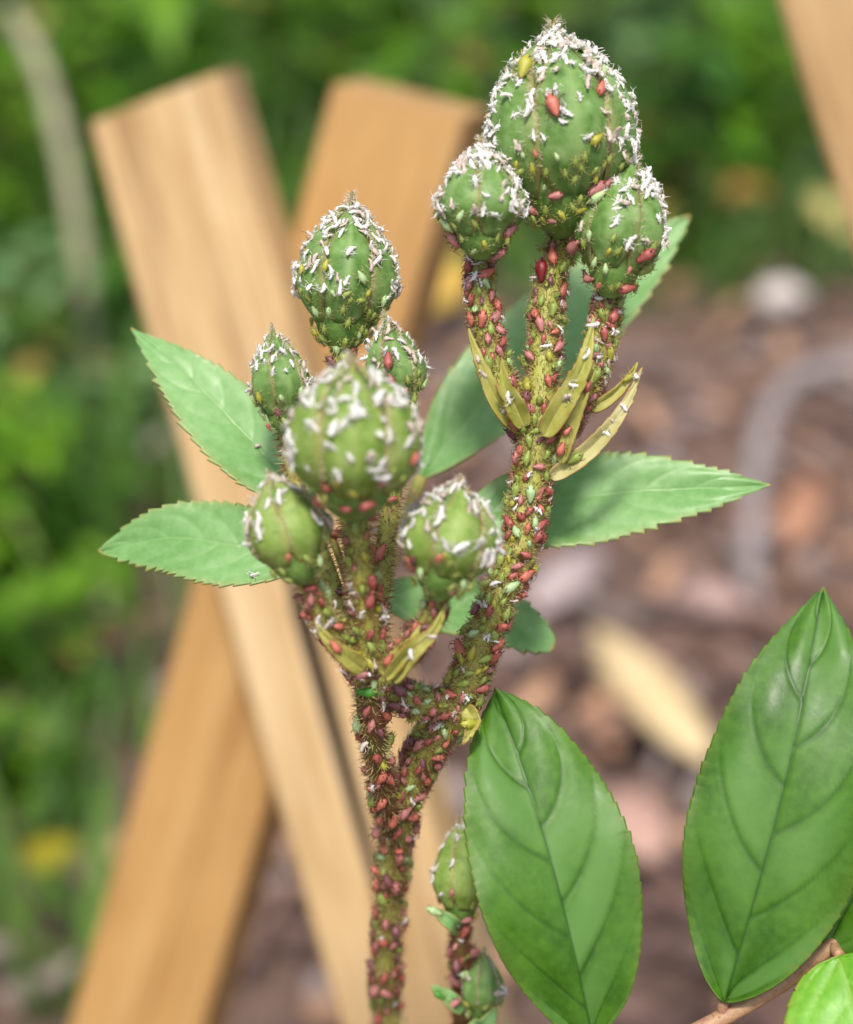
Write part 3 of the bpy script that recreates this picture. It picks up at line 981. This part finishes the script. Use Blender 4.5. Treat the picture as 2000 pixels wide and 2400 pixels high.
# ------------------------------------------------------------------ aphids
def aphid_parts():
    """local: head towards +x, feet on z = 0, body length 1"""
    ring = [(-0.5, 0.03, 0.27), (-0.44, 0.11, 0.26), (-0.34, 0.205, 0.25), (-0.2, 0.255, 0.25), (-0.04, 0.262, 0.25), (0.1, 0.225, 0.24), (0.24, 0.17, 0.23), (0.36, 0.13, 0.22), (0.45, 0.1, 0.21), (0.5, 0.04, 0.2)]
    mb = MB()
    n = 10
    for x, r, z in ring:
        for j in range(n):
            a = 2 * math.pi * j / n
            mb.v.append(Vector((x, math.cos(a) * r, z + math.sin(a) * r * 0.86)))
    for i in range(len(ring) - 1):
        for j in range(n):
            mb.f.append((i * n + j, i * n + (j + 1) % n, (i + 1) * n + (j + 1) % n, (i + 1) * n + j)); mb.mi.append(0)
    mb.f.append(tuple(range(n))[::-1]); mb.mi.append(0)
    mb.f.append(tuple((len(ring) - 1) * n + j for j in range(n))); mb.mi.append(0)
    mb.tube([Vector((-0.46, 0, 0.27)), Vector((-0.58, 0, 0.30))], [0.045, 0.012], 6)
    for s in (-1, 1):     # eyes
        mb.tube([Vector((0.43, s * 0.075, 0.25)), Vector((0.435, s * 0.112, 0.262))], [0.03, 0.016], 6, 1)
    legs = []
    for x, dx, ln in ((0.3, 0.22, 0.85), (0.17, 0.02, 0.9), (0.03, -0.34, 1.2)):
        for s in (-1, 1):
            legs.append([Vector((x, s * 0.09, 0.16)), Vector((x + dx * 0.6, s * 0.34 * ln, 0.36)), Vector((x + dx * 1.2, s * 0.52 * ln, 0.03)), Vector((x + dx * 1.35, s * 0.57 * ln, 0.0))])
    ants = [[Vector((0.47, s * 0.05, 0.25)), Vector((0.5, s * 0.16, 0.38)), Vector((0.28, s * 0.34, 0.46)), Vector((-0.15, s * 0.42, 0.42))] for s in (-1, 1)]
    cors = [[Vector((-0.27, s * 0.13, 0.41)), Vector((-0.5, s * 0.2, 0.5))] for s in (-1, 1)]
    return mb, legs, ants, cors


body_mb, LEGS, ANTS, CORS = aphid_parts()
BODY, LEGM, ANTM, CORM, SMALL = {}, {}, {}, {}, {}
for k in APH:
    dark = k in ('coral', 'pink', 'red', 'darkred', 'purple')
    lm = M['aph_leg_dark'] if dark else M['aph_leg_pale']
    BODY[k] = mesh('aphid_body', body_mb.v, body_mb.f, [M['aph_' + k], M['aph_eye']], True, body_mb.mi)
    key = 'd' if dark else 'p'
    if key not in LEGM:
        LEGM[key], ANTM[key], CORM[key] = [], [], []
        for g in LEGS:
            q = MB(); q.tube(g, [0.026, 0.02, 0.012, 0.01], 4); LEGM[key].append(q.me('aphid_leg', lm))
        for g in ANTS:
            q = MB(); q.tube(g, [0.016, 0.012, 0.01, 0.005], 4); ANTM[key].append(q.me('aphid_antenna', lm))
        for g in CORS:
            q = MB(); q.tube(g, [0.03, 0.018], 5); CORM[key].append(q.me('aphid_cornicle', lm))
    q = MB()
    q.v, q.f, q.mi = list(body_mb.v), list(body_mb.f), list(body_mb.mi)
    for g in LEGS: q.tube(g, [0.026, 0.02, 0.012, 0.01], 4, 2)
    for g in ANTS: q.tube(g, [0.016, 0.012, 0.01, 0.005], 4, 2)
    for g in CORS: q.tube(g, [0.03, 0.018], 5, 2)
    SMALL[k] = mesh('small_aphid', q.v, q.f, [M['aph_' + k], M['aph_eye'], lm], True, q.mi)


def skin_mesh(seed, mat):
    """a crumpled shed skin: a thin split husk with limp legs"""
    rs = random.Random(seed)
    mb = MB()
    n, k = 7, 7
    bend = rs.uniform(-0.14, 0.14)
    for i in range(k + 1):
        t = i / k
        r = 0.125 * (0.4 + math.sin(math.pi * (0.05 + 0.8 * t ** 1.3)) ** 0.7) * rs.uniform(0.7, 1.15)
        c = Vector((-0.5 + t, bend * math.sin(math.pi * t), 0.17 + 0.08 * math.sin(t * 5 + seed)))
        for j in range(n):
            a = 2 * math.pi * j / n
            rr = r * rs.uniform(0.6, 1.35)
            mb.v.append(c + Vector((rs.uniform(-0.03, 0.03), math.cos(a) * rr, math.sin(a) * rr * 0.8)))
    for i in range(k):
        for j in range(n):
            mb.f.append((i * n + j, i * n + (j + 1) % n, (i + 1) * n + (j + 1) % n, (i + 1) * n + j)); mb.mi.append(0)
    mb.f.append(tuple(range(n))[::-1]); mb.mi.append(0)
    mb.f.append(tuple(k * n + j for j in range(n))); mb.mi.append(0)
    for x in (0.0, 0.18, 0.34):
        for s in (-1, 1):
            p0 = Vector((x, s * 0.06, 0.16))
            p1 = p0 + Vector((rs.uniform(-0.2, 0.3), s * rs.uniform(0.15, 0.35), rs.uniform(-0.05, 0.25)))
            p2_ = p1 + Vector((rs.uniform(-0.35, 0.25), s * rs.uniform(0.0, 0.25), rs.uniform(-0.25, 0.2)))
            mb.tube([p0, p1, p2_], [0.028, 0.022, 0.012], 3)
    return mb.me('shed_skin', mat, False)


SKINS = [skin_mesh(i, M['skin'] if i % 4 else M['skin_tan']) for i in range(12)]

# everything an insect can sit on, as one tree of triangles with the owner of each face
hv, hf, ho = [], [], []
for nm, v, f in HOSTS:
    b = len(hv)
    hv += [Vector(x) for x in v]
    for q in f:
        hf.append(tuple(b + i for i in q)); ho.append(nm)
TREE = BVHTree.FromPolygons(hv, hf)
taken = []


def ray(px, py):
    d = (P(px, py, 1.0) - CAM).normalized()
    loc, nrm, idx, dist = TREE.ray_cast(CAM, d)
    if loc is None: return None
    if nrm.dot(d) > 0: nrm = -nrm
    return loc, nrm, ho[idx]


def visible(p, n):
    d = p + n * 0.0004 - CAM
    L = d.length
    hit = TREE.ray_cast(CAM, d.normalized(), L - 0.0006)
    return hit[0] is None


def seat_matrix(p, n, t, size, tilt=0.0, sink=0.06):
    n = n.normalized()
    t = (t - n * t.dot(n))
    t = t.normalized() if t.length > 1e-9 else n.orthogonal().normalized()
    y = n.cross(t)
    m3 = Matrix(((t.x, y.x, n.x), (t.y, y.y, n.y), (t.z, y.z, n.z))) @ Matrix.Rotation(tilt, 3, 'Y')
    m4 = (m3 * size).to_4x4()
    m4.translation = p - n * (sink * size)
    return m4


CN = {'coral': 'coral red', 'pink': 'dusty pink', 'red': 'red', 'darkred': 'dark crimson', 'purple': 'purplish', 'green': 'olive green', 'palegreen': 'pale green', 'leafgreen': 'bright leaf green', 'yellow': 'yellow'}
PLACE = {'leaf1': 'upper left leaf', 'bract': 'yellowish bracts'}


def where(h):
    if h.startswith('leaf') or h.startswith('lflt'): return 'a leaf'
    return {'bract': 'a narrow bract', 'leaf stalk': 'a leaf stalk'}.get(h, 'the ' + h)


PLACED = []


def put_aphid(p, n, t, size, colour, h, full, tilt=0.0):
    taken.append((p, size * 0.33))
    PLACED.append((size, seat_matrix(p, n, t, size, tilt), colour, h, full))


REDS = ('coral', 'pink', 'red', 'darkred', 'purple')


def settle():
    """the 300 largest of each kind are insects of their own, the tiny rest one mass"""
    left = MB()
    names = list(APH)
    for kind, pick in (('red_aphid', lambda c: c in REDS), ('green_aphid', lambda c: c not in REDS)):
        ls = sorted([x for x in PLACED if pick(x[2])], key=lambda x: -x[0])
        for n_, (size, m4, colour, h, full) in enumerate(ls):
            if n_ >= 300:
                b0 = len(left.v)
                me = SMALL[colour]
                left.v += [m4 @ v.co for v in me.vertices]
                for q in me.polygons:
                    left.f.append(tuple(b0 + i for i in q.vertices))
                    left.mi.append(names.index(colour) if q.material_index == 0 else len(names) + q.material_index - 1)
                continue
            sz = 'plump' if size > 0.0018 else ('small' if size > 0.0011 else 'tiny')
            lab, grp = f'{sz} {CN[colour]} aphid on {where(h)}', f'{sz} {CN[colour]} aphids on {where(h)}'
            if full:
                r = empty(kind, mat=m4)
                tag(r, lab, 'aphid', grp)
                key = 'd' if colour in REDS else 'p'
                obj('body', BODY[colour], r, False)
                for me in LEGM[key]: obj('leg', me, r, False)
                for me in ANTM[key]: obj('antenna', me, r, False)
                for me in CORM[key]: obj('cornicle', me, r, False)
            else:
                o = bpy.data.objects.new(kind, SMALL[colour])
                col.objects.link(o)
                o.matrix_basis = m4
                tag(o, lab, 'aphid', grp)
        print(kind, len(ls))
    if left.v:
        o = obj('aphid_colony', mesh('aphid_colony', left.v, left.f, [M['aph_' + k] for k in names] + [M['aph_eye'], M['aph_leg_pale']], True, left.mi))
        tag(o, 'mass of tiny green and red young aphids crowding the stalks', 'aphids', kind='stuff')


def free(p, r):
    for q, rq_ in taken:
        if (p - q).length < r + rq_: return False
    return True


# (px, py, length in pixels, direction in the picture in degrees, colour)
SEEN = [
    (1275, 637, 64, -85, 'darkred'), (1353, 576, 62, 25, 'pink'), (1061, 584, 56, -30, 'pink'), (1219, 572, 48, 35, 'pink'), (1216, 608, 46, 20, 'pink'), (1177, 639, 52, 25, 'coral'),
    (1169, 743, 50, 40, 'pink'), (1437, 740, 50, 62, 'red'), (1511, 597, 56, 40, 'red'), (1509, 634, 52, 20, 'green'), (1477, 691, 50, 8, 'red'), (1385, 660, 42, 10, 'pink'),
    (1327, 682, 46, 70, 'red'), (1098, 656, 40, 80, 'pink'), (1088, 690, 38, 100, 'red'), (1108, 702, 36, 70, 'red'), (1072, 662, 36, 20, 'pink'), (1102, 741, 42, 95, 'coral'),
    (1243, 738, 32, -60, 'red'), (1336, 777, 30, 20, 'coral'), (1305, 814, 44, 40, 'pink'), (1275, 795, 28, 80, 'red'), (1247, 801, 26, 60, 'red'), (1245, 836, 38, -40, 'pink'),
    (1295, 886, 32, 40, 'red'), (1379, 907, 36, 60, 'red'), (1448, 819, 40, 100, 'yellow'), (1470, 842, 36, 20, 'yellow'), (1450, 880, 30, 30, 'yellow'), (1288, 1031, 38, 30, 'coral'),
    (1316, 1051, 40, 70, 'coral'), (1262, 1094, 36, 0, 'pink'), (1236, 1116, 30, 60, 'red'), (1195, 1128, 36, -50, 'red'), (1255, 1011, 32, 20, 'green'), (1344, 1072, 48, 32, 'green'),
    (1188, 1009, 36, -60, 'coral'), (1203, 1050, 34, 80, 'coral'), (1299, 252, 66, -68, 'coral'), (1405, 209, 46, 65, 'coral'), (1232, 163, 72, 80, 'yellow'), (1414, 166, 34, 80, 'palegreen'),
    (1301, 458, 42, 10, 'pink'), (1247, 489, 42, -25, 'pink'), (1392, 441, 62, 25, 'pink'), (1429, 434, 38, 60, 'pink'), (1405, 467, 56, 20, 'palegreen'), (1249, 411, 26, 80, 'green'),
    (1281, 402, 26, 80, 'green'), (1396, 326, 44, 38, 'yellow'), (1295, 517, 26, 0, 'pink'), (1050, 523, 46, -60, 'palegreen'), (1043, 545, 34, -30, 'green'), (1359, 491, 36, 10, 'yellow'),
    (1217, 402, 30, 20, 'green'), (893, 1297, 54, 62, 'coral'), (785, 1250, 46, 0, 'red'), (860, 1182, 48, 15, 'red'), (811, 1191, 34, 0, 'red'), (919, 1171, 36, 20, 'red'), (893, 1132, 30, 50, 'pink'),
    (1177, 1215, 44, -45, 'red'), (1222, 1172, 30, 80, 'pink'), (1235, 1239, 32, 80, 'coral'), (1194, 1254, 30, 60, 'red'), (1276, 1232, 44, 30, 'red'), (1242, 1347, 54, 25, 'coral'),
    (1203, 1349, 34, 30, 'red'), (1231, 1300, 36, -20, 'red'), (1198, 1373, 50, 28, 'palegreen'), (1144, 1369, 36, 20, 'green'), (1147, 1401, 34, 80, 'green'), (1136, 1449, 30, 80, 'green'),
    (1101, 1401, 40, 80, 'green'), (1179, 1352, 32, 80, 'green'), (1194, 1293, 30, 70, 'green'), (1186, 1462, 42, 20, 'red'), (1175, 1512, 48, 40, 'coral'), (1053, 1527, 58, -52, 'coral'),
    (1084, 1542, 42, -72, 'yellow'), (1134, 1544, 40, 20, 'green'), (1101, 1577, 34, 10, 'green'), (1058, 1627, 52, 0, 'coral'), (1025, 1635, 32, 80, 'pink'), (1127, 1612, 46, 5, 'red'),
    (1146, 1566, 38, -10, 'pink'), (1030, 1585, 36, 70, 'yellow'), (1056, 1592, 36, 40, 'yellow'), (1086, 1601, 40, 15, 'green'), (930, 1616, 54, -28, 'purple'), (860, 1618, 56, 0, 'leafgreen'),
    (850, 1579, 46, 20, 'pink'), (910, 1542, 42, 70, 'coral'), (912, 1675, 48, -30, 'coral'), (897, 1430, 44, 78, 'coral'), (893, 1482, 42, 80, 'red'), (830, 1432, 34, 0, 'pink'), (971, 1464, 34, 60, 'coral'),
    (1097, 1698, 54, 10, 'yellow'), (782, 1516, 44, -40, 'coral'), (726, 1378, 38, 10, 'red'), (800, 1390, 34, 0, 'purple'), (956, 1345, 40, -30, 'red'), (960, 1319, 30, -50, 'red'),
    (910, 1825, 46, -42, 'coral'), (994, 1867, 42, 10, 'pink'), (963, 1844, 32, 30, 'palegreen'), (952, 1806, 38, 80, 'red'), (895, 1882, 44, 60, 'coral'), (963, 1912, 44, -10, 'coral'),
    (880, 1928, 38, 60, 'coral'), (967, 1966, 38, -20, 'pink'), (937, 1935, 30, 60, 'green'), (853, 2000, 40, 10, 'palegreen'), (960, 2011, 40, 0, 'palegreen'), (883, 2065, 44, 60, 'coral'),
    (902, 2042, 30, 80, 'green'), (1051, 1787, 40, 0, 'coral'), (1028, 1756, 34, 20, 'green'), (921, 2213, 34, 40, 'pink'), (883, 2225, 42, 70, 'red'), (1017, 2145, 44, -20, 'palegreen'),
    (1093, 2154, 34, 10, 'pink'), (1051, 2286, 48, -42, 'pink'), (1066, 2347, 40, 40, 'pink'), (1028, 2335, 36, -30, 'leafgreen'), (891, 2389, 44, 60, 'red'), (766, 623, 34, 75, 'yellow'),
    (846, 649, 38, -52, 'palegreen'), (814, 689, 30, 30, 'green'), (846, 703, 30, 0, 'green'), (806, 723, 30, 80, 'green'), (773, 731, 30, 80, 'palegreen'), (816, 754, 32, 80, 'green'),
    (709, 634, 28, 80, 'yellow'), (913, 847, 48, -82, 'red'), (809, 803, 32, 80, 'green'), (760, 791, 32, -20, 'green'), (968, 1075, 40, 60, 'coral'), (765, 1140, 34, -60, 'red'),
    (1375, 995, 34, 60, 'pink'), (1330, 1010, 30, 50, 'coral'), (1268, 1150, 30, 60, 'red'), (1240, 1200, 30, 50, 'red'), (905, 1985, 40, 70, 'coral'), (880, 2130, 40, 80, 'red'), (905, 2165, 36, 80, 'pink'),
    (870, 1700, 40, 75, 'pink'), (862, 1665, 36, 60, 'red'), (985, 1800, 40, 50, 'red'), (1010, 1735, 34, 40, 'red'), (940, 1870, 42, 60, 'red'), (930, 1950, 40, 70, 'red'), (900, 2290, 40, 70, 'red'),
]
random.seed(17)
for px, py, ln, ang, c in SEEN:
    h = None
    for k in range(40):           # the nearest spot of the plant to the one seen
        rr = 4 * k ** 0.8
        aa = k * 2.4
        h = ray(px + rr * math.cos(aa), py + rr * math.sin(aa))
        if h and not h[2].startswith(('leaf1', 'leaf2', 'leaf3', 'leaf4', 'leaf5', 'lflt')): break
        h = None
    if not h: continue
    p, n, hn = h
    a = R(ang)
    t = RT * math.cos(a) + UP * math.sin(a)
    if random.random() < 0.5: t = -t
    dpt = (p - CAM).dot(FW)
    n = (n * 0.7 - FW * 0.3).normalized()
    put_aphid(p, n, t, ln * 0.92 / FPX * dpt, c, hn, ln >= 36, rnd(-0.25, 0.05))

# the rest of the colony, thick along the stalks and under the buds
PAL_R = ['coral', 'red', 'red', 'pink', 'pink', 'purple']
PAL_G = ['green', 'green', 'green', 'palegreen', 'yellow']


def colony_stem(key, count, redness, smin=0.0009, smax=0.0020, t0=0.0, t1=1.0):
    c, r = STEMS[key]
    done, tries = 0, 0
    while done < count and tries < count * 14:
        tries += 1
        i = int(rnd(t0, t1) * (len(c) - 2))
        ax = (c[i + 1] - c[i]).normalized()
        back = (-FW - ax * (-FW).dot(ax)).normalized()
        d = Matrix.Rotation(rnd(-1.9, 1.9), 3, ax) @ back
        p = c[i].lerp(c[i + 1], random.random()) + d * r[i]
        px = 1000 + (p - CAM).dot(RT) / (p - CAM).dot(FW) * FPX
        py = 1200 - (p - CAM).dot(UP) / (p - CAM).dot(FW) * FPX
        if py > 2450 or not visible(p, d): continue
        s = rnd(smin, smax)
        if not free(p, s * 0.24): continue
        t = ax * random.choice((-1, 1, 1)) + Vector((rnd(-1, 1), rnd(-1, 1), rnd(-1, 1))) * 0.7
        colr = random.choice(PAL_R) if random.random() < redness else random.choice(PAL_G)
        put_aphid(p, d, t, s, colr, key, False, rnd(-0.2, 0.9) if random.random() < 0.55 else 0.0)
        done += 1


colony_stem('main stem', 100, 0.36, 0.0009, 0.0020, t0=0.0, t1=0.45)
colony_stem('main stem', 80, 0.7, 0.0011, 0.0023, t0=0.42, t1=0.83)
colony_stem('left branch', 28, 0.7, 0.0010, 0.0021)
colony_stem('stalk of the largest bud', 46, 0.4)
colony_stem('left stalk of the upper cluster', 40, 0.5)
colony_stem('right stalk of the upper cluster', 40, 0.5)
colony_stem('stalk of the rounded bud', 26, 0.5)
colony_stem('stalk of the lowest left bud', 24, 0.5)
colony_stem('stalk of the bud beside the main stem', 20, 0.5)
colony_stem('stalk of the upright bud', 16, 0.5, t1=0.3)
colony_stem('twig joining the stems', 40, 0.4)
colony_stem('thin shoot', 12, 0.6, t0=0.0, t1=0.5)


def bud_spots(key, count, s0, s1, smin, smax, fn, spread=2.0, power=1.0, gap=0.30):
    b = BUDS[key]
    done, tries = 0, 0
    while done < count and tries < count * 20:
        tries += 1
        s = s0 + (s1 - s0) * random.random() ** power
        ph = rnd(-spread, spread) if not isinstance(spread, tuple) else rnd(*spread) * random.choice((-1, 1, 1))
        if random.random() > prof(min(s, 0.99)) + 0.15: continue
        p = b['pt'](s, ph, b['R'] * 0.06)
        q = b['pt'](s + 0.01, ph, b['R'] * 0.06)
        q2 = b['pt'](s, ph + 0.02, b['R'] * 0.06)
        n = (q2 - p).cross(q - p).normalized()
        c = b['fr'] * math.cos(ph) + b['rt'] * math.sin(ph)
        if n.dot(c) < 0: n = -n
        if not visible(p, n): continue
        sz = rnd(smin, smax)
        if not free(p, sz * gap): continue
        fn(p, n, sz, b, key)
        done += 1


def small_green(p, n, sz, b, key):
    t = b['az'] * random.choice((1, 1, -1)) + b['rt'] * rnd(-0.6, 0.6)
    put_aphid(p, n, t, sz, random.choice(PAL_G if random.random() < 0.82 else PAL_R), key, False, rnd(-0.2, 0.05))


for key, cnt in (('largest bud at the top', 26), ('upper cluster left bud', 14), ('upper cluster right bud', 18), ('upright bud behind the cluster', 26), ('small slim left bud', 10),
                 ('small pointed bud', 10), ('rounded bud in front', 18), ('lowest left bud', 9), ('bud leaning on the main stem', 12), ('small green bud on the thin shoot', 4), ('stunted bud on the thin shoot', 5)):
    bud_spots(key, cnt, 0.05, 0.42, 0.0008, 0.0013, small_green)

settle()
rest = MB()
n_skin = [0]


def put_skin(p, n, sz, b, key, t=None):
    at_ = 'to'
    if b:
        u_ = (p - b['pt'](0, 0)).dot(b['az']) / b['L']
        at_ = 'to the tip of' if u_ > 0.8 else ('to the shoulder of' if u_ > 0.6 else 'low on')
    if t is None:
        t = (b['az'] if b else UP) * random.choice((1, -1)) + Vector((rnd(-1, 1), rnd(-1, 1), rnd(-1, 1))) * 0.8
    k = random.randrange(12)
    m4 = seat_matrix(p, (n + Vector((rnd(-1, 1), rnd(-1, 1), rnd(-1, 1))) * 0.4), t, sz, rnd(-0.9, 0.4), 0.0)
    taken.append((p, sz * 0.2))
    n_skin[0] += 1
    if n_skin[0] <= 300:
        o = bpy.data.objects.new('shed_skin', SKINS[k])
        col.objects.link(o)
        o.matrix_basis = m4
        sh_ = 'tan' if k % 4 == 0 else 'white'
        tag(o, f'{sh_} shed aphid skin stuck {at_} {where(key)}', 'shed skin', f'{sh_} shed skins stuck {at_} {where(key)}')
    else:
        b0 = len(rest.v)
        me = SKINS[k]
        rest.v += [m4 @ v.co for v in me.vertices]
        for q in me.polygons:
            rest.f.append(tuple(b0 + i for i in q.vertices)); rest.mi.append(1 if k % 4 == 0 else 0)


for key, n1, n2, sz in (('largest bud at the top', 66, 40, 0.0015), ('upper cluster left bud', 38, 18, 0.0014), ('upper cluster right bud', 30, 16, 0.0013), ('rounded bud in front', 46, 22, 0.0015),
                        ('upright bud behind the cluster', 48, 26, 0.0014), ('bud leaning on the main stem', 30, 12, 0.0014), ('lowest left bud', 16, 6, 0.0014), ('small slim left bud', 22, 8, 0.0012),
                        ('small pointed bud', 18, 6, 0.0012), ('small green bud on the thin shoot', 7, 3, 0.0011), ('stunted bud on the thin shoot', 4, 0, 0.0011)):
    bud_spots(key, n1, 0.36, 1.0, sz * 0.6, sz * 1.35, put_skin, 1.9, 0.75, 0.2)
    bud_spots(key, n2, 0.78, 1.04, sz * 0.75, sz * 1.2, put_skin, 2.2, 1.0, 0.12)
    bud_spots(key, n2, 0.4, 0.95, sz * 0.7, sz * 1.1, put_skin, (1.05, 1.9), 1.0, 0.1)


def skins_on_stem(key, cnt, t0=0, t1=1):
    c, r = STEMS[key]
    k = 0
    for _ in range(cnt * 12):
        if k >= cnt: break
        i = int(rnd(t0, t1) * (len(c) - 2))
        ax = (c[i + 1] - c[i]).normalized()
        back = (-FW - ax * (-FW).dot(ax)).normalized()
        d = Matrix.Rotation(rnd(-1.8, 1.8), 3, ax) @ back
        p = c[i] + d * (r[i] + 0.0003)
        if not visible(p, d): continue
        put_skin(p, d, rnd(0.0008, 0.0014), None, key, Vector((rnd(-1, 1), rnd(-1, 1), rnd(-1, 1))))
        k += 1


for key, cnt, t0, t1 in (('main stem', 26, 0, 0.5), ('main stem', 6, 0.5, 0.83), ('stalk of the largest bud', 10, 0, 1), ('left stalk of the upper cluster', 12, 0, 1),
                         ('right stalk of the upper cluster', 14, 0, 1), ('stalk of the rounded bud', 8, 0, 1), ('stalk of the lowest left bud', 8, 0, 1), ('twig joining the stems', 6, 0, 1), ('left branch', 3, 0, 1), ('thin shoot', 3, 0, 0.4)):
    skins_on_stem(key, cnt, t0, t1)
# skins dropped on the bracts and leaves
for px, py in ((1390, 760), (1400, 800), (1405, 835), (1330, 930), (1480, 905), (1495, 885), (1462, 955), (1440, 985), (1420, 1010), (1345, 900), (1372, 830), (1120, 840), (1130, 880), (1190, 930), (1200, 895), (1180, 960), (965, 1530), (1010, 1490), (740, 1460), (775, 1455), (610, 1050), (598, 1350), (690, 1400)):
    h = ray(px, py)
    if h: put_skin(h[0], h[1], rnd(0.001, 0.0016), None, h[2], Vector((rnd(-1, 1), rnd(-1, 1), rnd(-1, 1))))
if rest.v:
    o = obj('shed_skin_litter', mesh('shed_skin_litter', rest.v, rest.f, [M['skin'], M['skin_tan']], True, rest.mi))
    tag(o, 'scattered white shed aphid skins littering the stalks and buds', 'shed skins', kind='stuff')
print('objects', len(bpy.data.objects), 'skins', n_skin[0])
